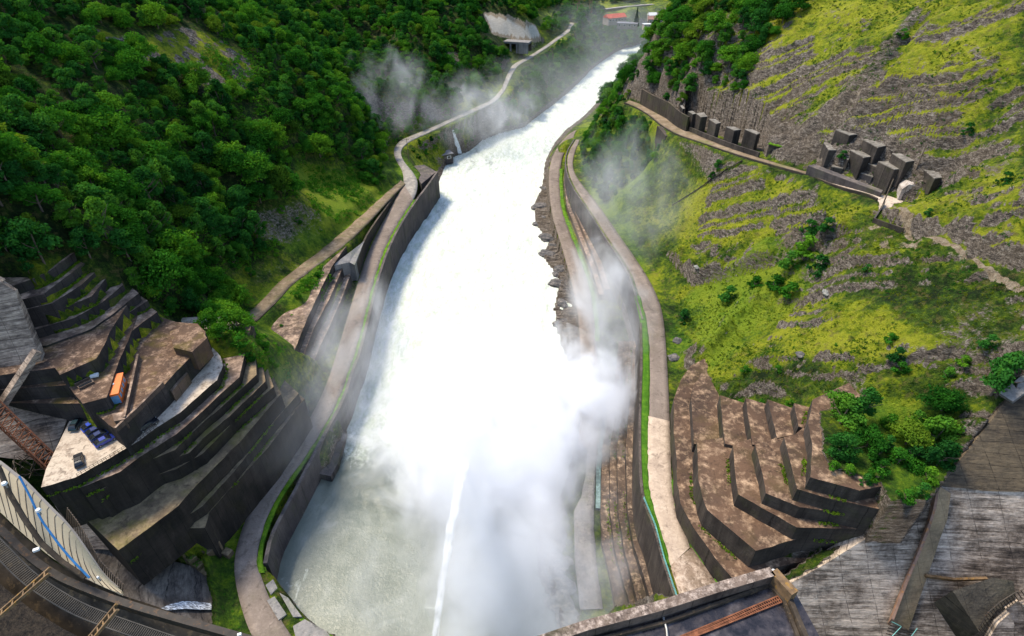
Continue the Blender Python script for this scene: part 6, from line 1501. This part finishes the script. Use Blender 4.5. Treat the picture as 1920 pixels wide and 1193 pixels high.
# herbs and ground cover on the open slopes: nobody could count it
def clump_cover(name, polys, n, s_lo, s_hi, m, seed, keep=None, leaves=14):
    r = np.random.default_rng(seed); x = r.uniform(-140, 160, n*14); y = r.uniform(60, 420, n*14); h = hgt(x, y); a, b_, d = proj(x, y, h)
    ok = np.zeros(len(x), bool)
    for p in polys: ok |= inpoly(a, b_, p)
    for L_, R_ in ((ROAD_L_L, ROAD_L_R), (ROAD_U_L, ROAD_U_R), (ROAD_T_O, ROAD_T_I), (ROAD_R_L, ROAD_R_R), (PATH_L, PATH_R)):
        md_ = [tuple((u+v)/2) for u, v in zip(resample(L_, 60), resample(R_, 60))]; q, _ = dline(x, y, md_); ok &= q > 4.6
    if keep is not None: ok &= keep(x, y, h, a, b_)
    i = np.nonzero(ok)[0][:n]; x, y, h = x[i], y[i], h[i]; k = len(i)
    s_ = r.uniform(s_lo, s_hi, k)
    c = np.repeat(np.stack([x, y, h], 1), leaves, 0); S = np.repeat(s_, leaves)[:,None]
    N_ = len(c); d = r.normal(size=(N_,3)); d[:,2] = np.abs(d[:,2]); d /= np.linalg.norm(d, axis=1)[:,None]
    c = c+d*S*r.uniform(.2, .9, N_)[:,None]; t = np.cross(d, r.normal(size=(N_,3))); t /= np.linalg.norm(t, axis=1)[:,None]; q = np.cross(t, d)*.4+d*.5
    L_ = S*.55
    V = np.stack([c-t*L_*.4, c-q*L_*.4, c+t*L_*.4, c+q*L_*.7], 1).reshape(-1, 3)
    return tag(mesh_np(name, V, np.arange(N_*4).reshape(N_, 4), m), kind='stuff')
RS = [(1270,520),(1180,400),(1240,300),(1420,320),(1640,400),(1920,540),(1920,720),(1800,800),(1560,740),(1320,730),(1300,650),(1262,620)]
cov = lambda lo: (lambda x, y, h, a, b_: fbm(x/8, y/8, 0, 4, 131) > lo)
clump_cover('yellow_green_herbs', [RS], 9000, .2, .5, M['leaf_y'], 1, cov(-.05))
clump_cover('green_herbs', [RS, [(1330,120),(1500,0),(1920,0),(1920,500),(1700,380),(1500,230),(1350,210)]], 5200, .25, .75, M['leaf_b'], 2, lambda x, y, h, a, b_: fbm(x/8, y/8, 0, 4, 139) > .08)
clump_cover('olive_scrub', [RS, [(1330,120),(1500,0),(1920,0),(1920,500),(1700,380),(1500,230),(1350,210)]], 5200, .25, .7, M['leaf_o'], 5, lambda x, y, h, a, b_: fbm(x/9, y/9, 0, 4, 149) > .05)
clump_cover('undergrowth', [FOREST['left'], [(0,395),(120,415),(140,465),(20,520),(0,520)], [(555,300),(735,350),(690,395),(600,440)], [(430,600),(600,490),(640,500),(560,660),(540,720),(440,700)], [(240,60),(480,60),(480,190),(300,150)]], 9000, .7, 2.0, M['leaf_b'], 3, lambda x, y, h, a, b_: fbm(x/9, y/9, 0, 4, 151) > -.1)
clump_cover('roadside_grass', [[(385,1000),(450,1010),(436,1090),(455,1180),(400,1190),(385,1080)], [(480,1050),(505,1090),(560,1170),(520,1180)], [(1120,960),(1128,1030),(1150,1100),(1160,1165),(1090,1170),(1132,1140),(1118,1060)], [(1255,620),(1320,640),(1290,690),(1262,740)]], 2200, .2, .5, M['leaf_b'], 4)

# ================================================================== spray and drifting mist
def mist(name, lab, c, r, dens, scale, seed=0.0, lo=.42, hi=.68, kind=None, rot=0.0, power=1.0, detail=5, st=(1, 1, .8), sr=0.0):
    bm = bmesh.new(); bmesh.ops.create_icosphere(bm, subdivisions=3, radius=1.0); me = bpy.data.meshes.new(name); bm.to_mesh(me); bm.free()
    o = bpy.data.objects.new(name, me); link(o); o.location = c; o.scale = r; o.rotation_euler = (0, 0, rot)
    b = NB(name); b.t.nodes.remove(b.out); out = b.n('ShaderNodeOutputMaterial')
    ob = b.obj(); ln = b.n('ShaderNodeVectorMath', operation='LENGTH'); b.l(ob, ln.inputs[0])
    n = b.noise(b.map(b.pos(), st, (0, .5 if sr else 0, sr), (seed, seed*1.7, 0)), scale, detail, .62, .6)
    # the noise also bites into the rim so that no smooth outline is left
    e = b.math('SUBTRACT', b.math('SUBTRACT', 1.0, ln.outputs['Value']), b.math('MULTIPLY', b.math('SUBTRACT', .62, n), 1.3))
    e = b.math('MULTIPLY', e, 2.2, clamp=True); e = b.math('POWER', e, power)
    den = b.math('MULTIPLY', b.math('MULTIPLY', e, b.ramp(n, [(lo, 0.0), (hi, 1.0)])), dens)
    v = b.n('ShaderNodeVolumePrincipled'); v.inputs['Color'].default_value = (.97, .98, 1, 1); v.inputs['Anisotropy'].default_value = .1
    b.l(den, v.inputs['Density']); b.l(v.outputs[0], out.inputs['Volume']); me.materials.append(b.m)
    if kind: o['kind'] = kind
    else: tag(o, lab, 'mist')
    return o
if not globals().get('NOMIST'):
    mist('spray_cloud', '', (-4,134,3), (52,54,19), .34, .06, 0, .24, .52, 'stuff', detail=8)
    mist('spray_cloud', '', (30,136,8), (20,24,17), .22, .10, 2, .32, .58, 'stuff', detail=8)
    mist('spray_cloud', '', (-4,92,3), (50,46,16), .05, .05, 3, .32, .68, 'stuff', detail=8)
    mist('spray_cloud', '', (0,82,3), (36,54,20), .10, .06, 5, .30, .64, 'stuff', detail=8)
    W_ = dict(power=1.4, detail=8, st=(1.5, .55, 1.0))
    mist('drifting_mist', '', (-58,156,13), (24,52,20), .055, .07, 8, .30, .74, 'stuff', sr=.3, **W_)
    mist('drifting_mist', '', (36,180,14), (20,56,25), .075, .07, 11, .32, .72, 'stuff', sr=-.3, **W_)
    mist('drifting_mist', '', (54,236,34), (38,60,36), .020, .06, 12, .30, .74, 'stuff', sr=.7, **W_)
    mist('drifting_mist', '', (-82,390,36), (44,54,36), .022, .05, 15, .34, .74, 'stuff', sr=.5, **W_)
    mist('drifting_mist', '', (-30,405,24), (64,64,30), .020, .05, 19, .32, .72, 'stuff', sr=.7, **W_)
    mist('drifting_mist', '', (30,500,10), (90,190,40), .0045, .015, 22, .20, .60, 'stuff', rot=-.4)
    mist('drifting_mist', '', (120,700,14), (140,190,50), .0028, .015, 25, .20, .60, 'stuff', rot=-.7)
    mist('spray_cloud', '', (-11,78,22), (9,52,20), .06, .12, 7, .28, .62, 'stuff', rot=.09, detail=8)
    mist('drifting_mist', '', (-66,118,22), (30,34,18), .012, .05, 29, .28, .72, 'stuff', sr=.5, **W_)
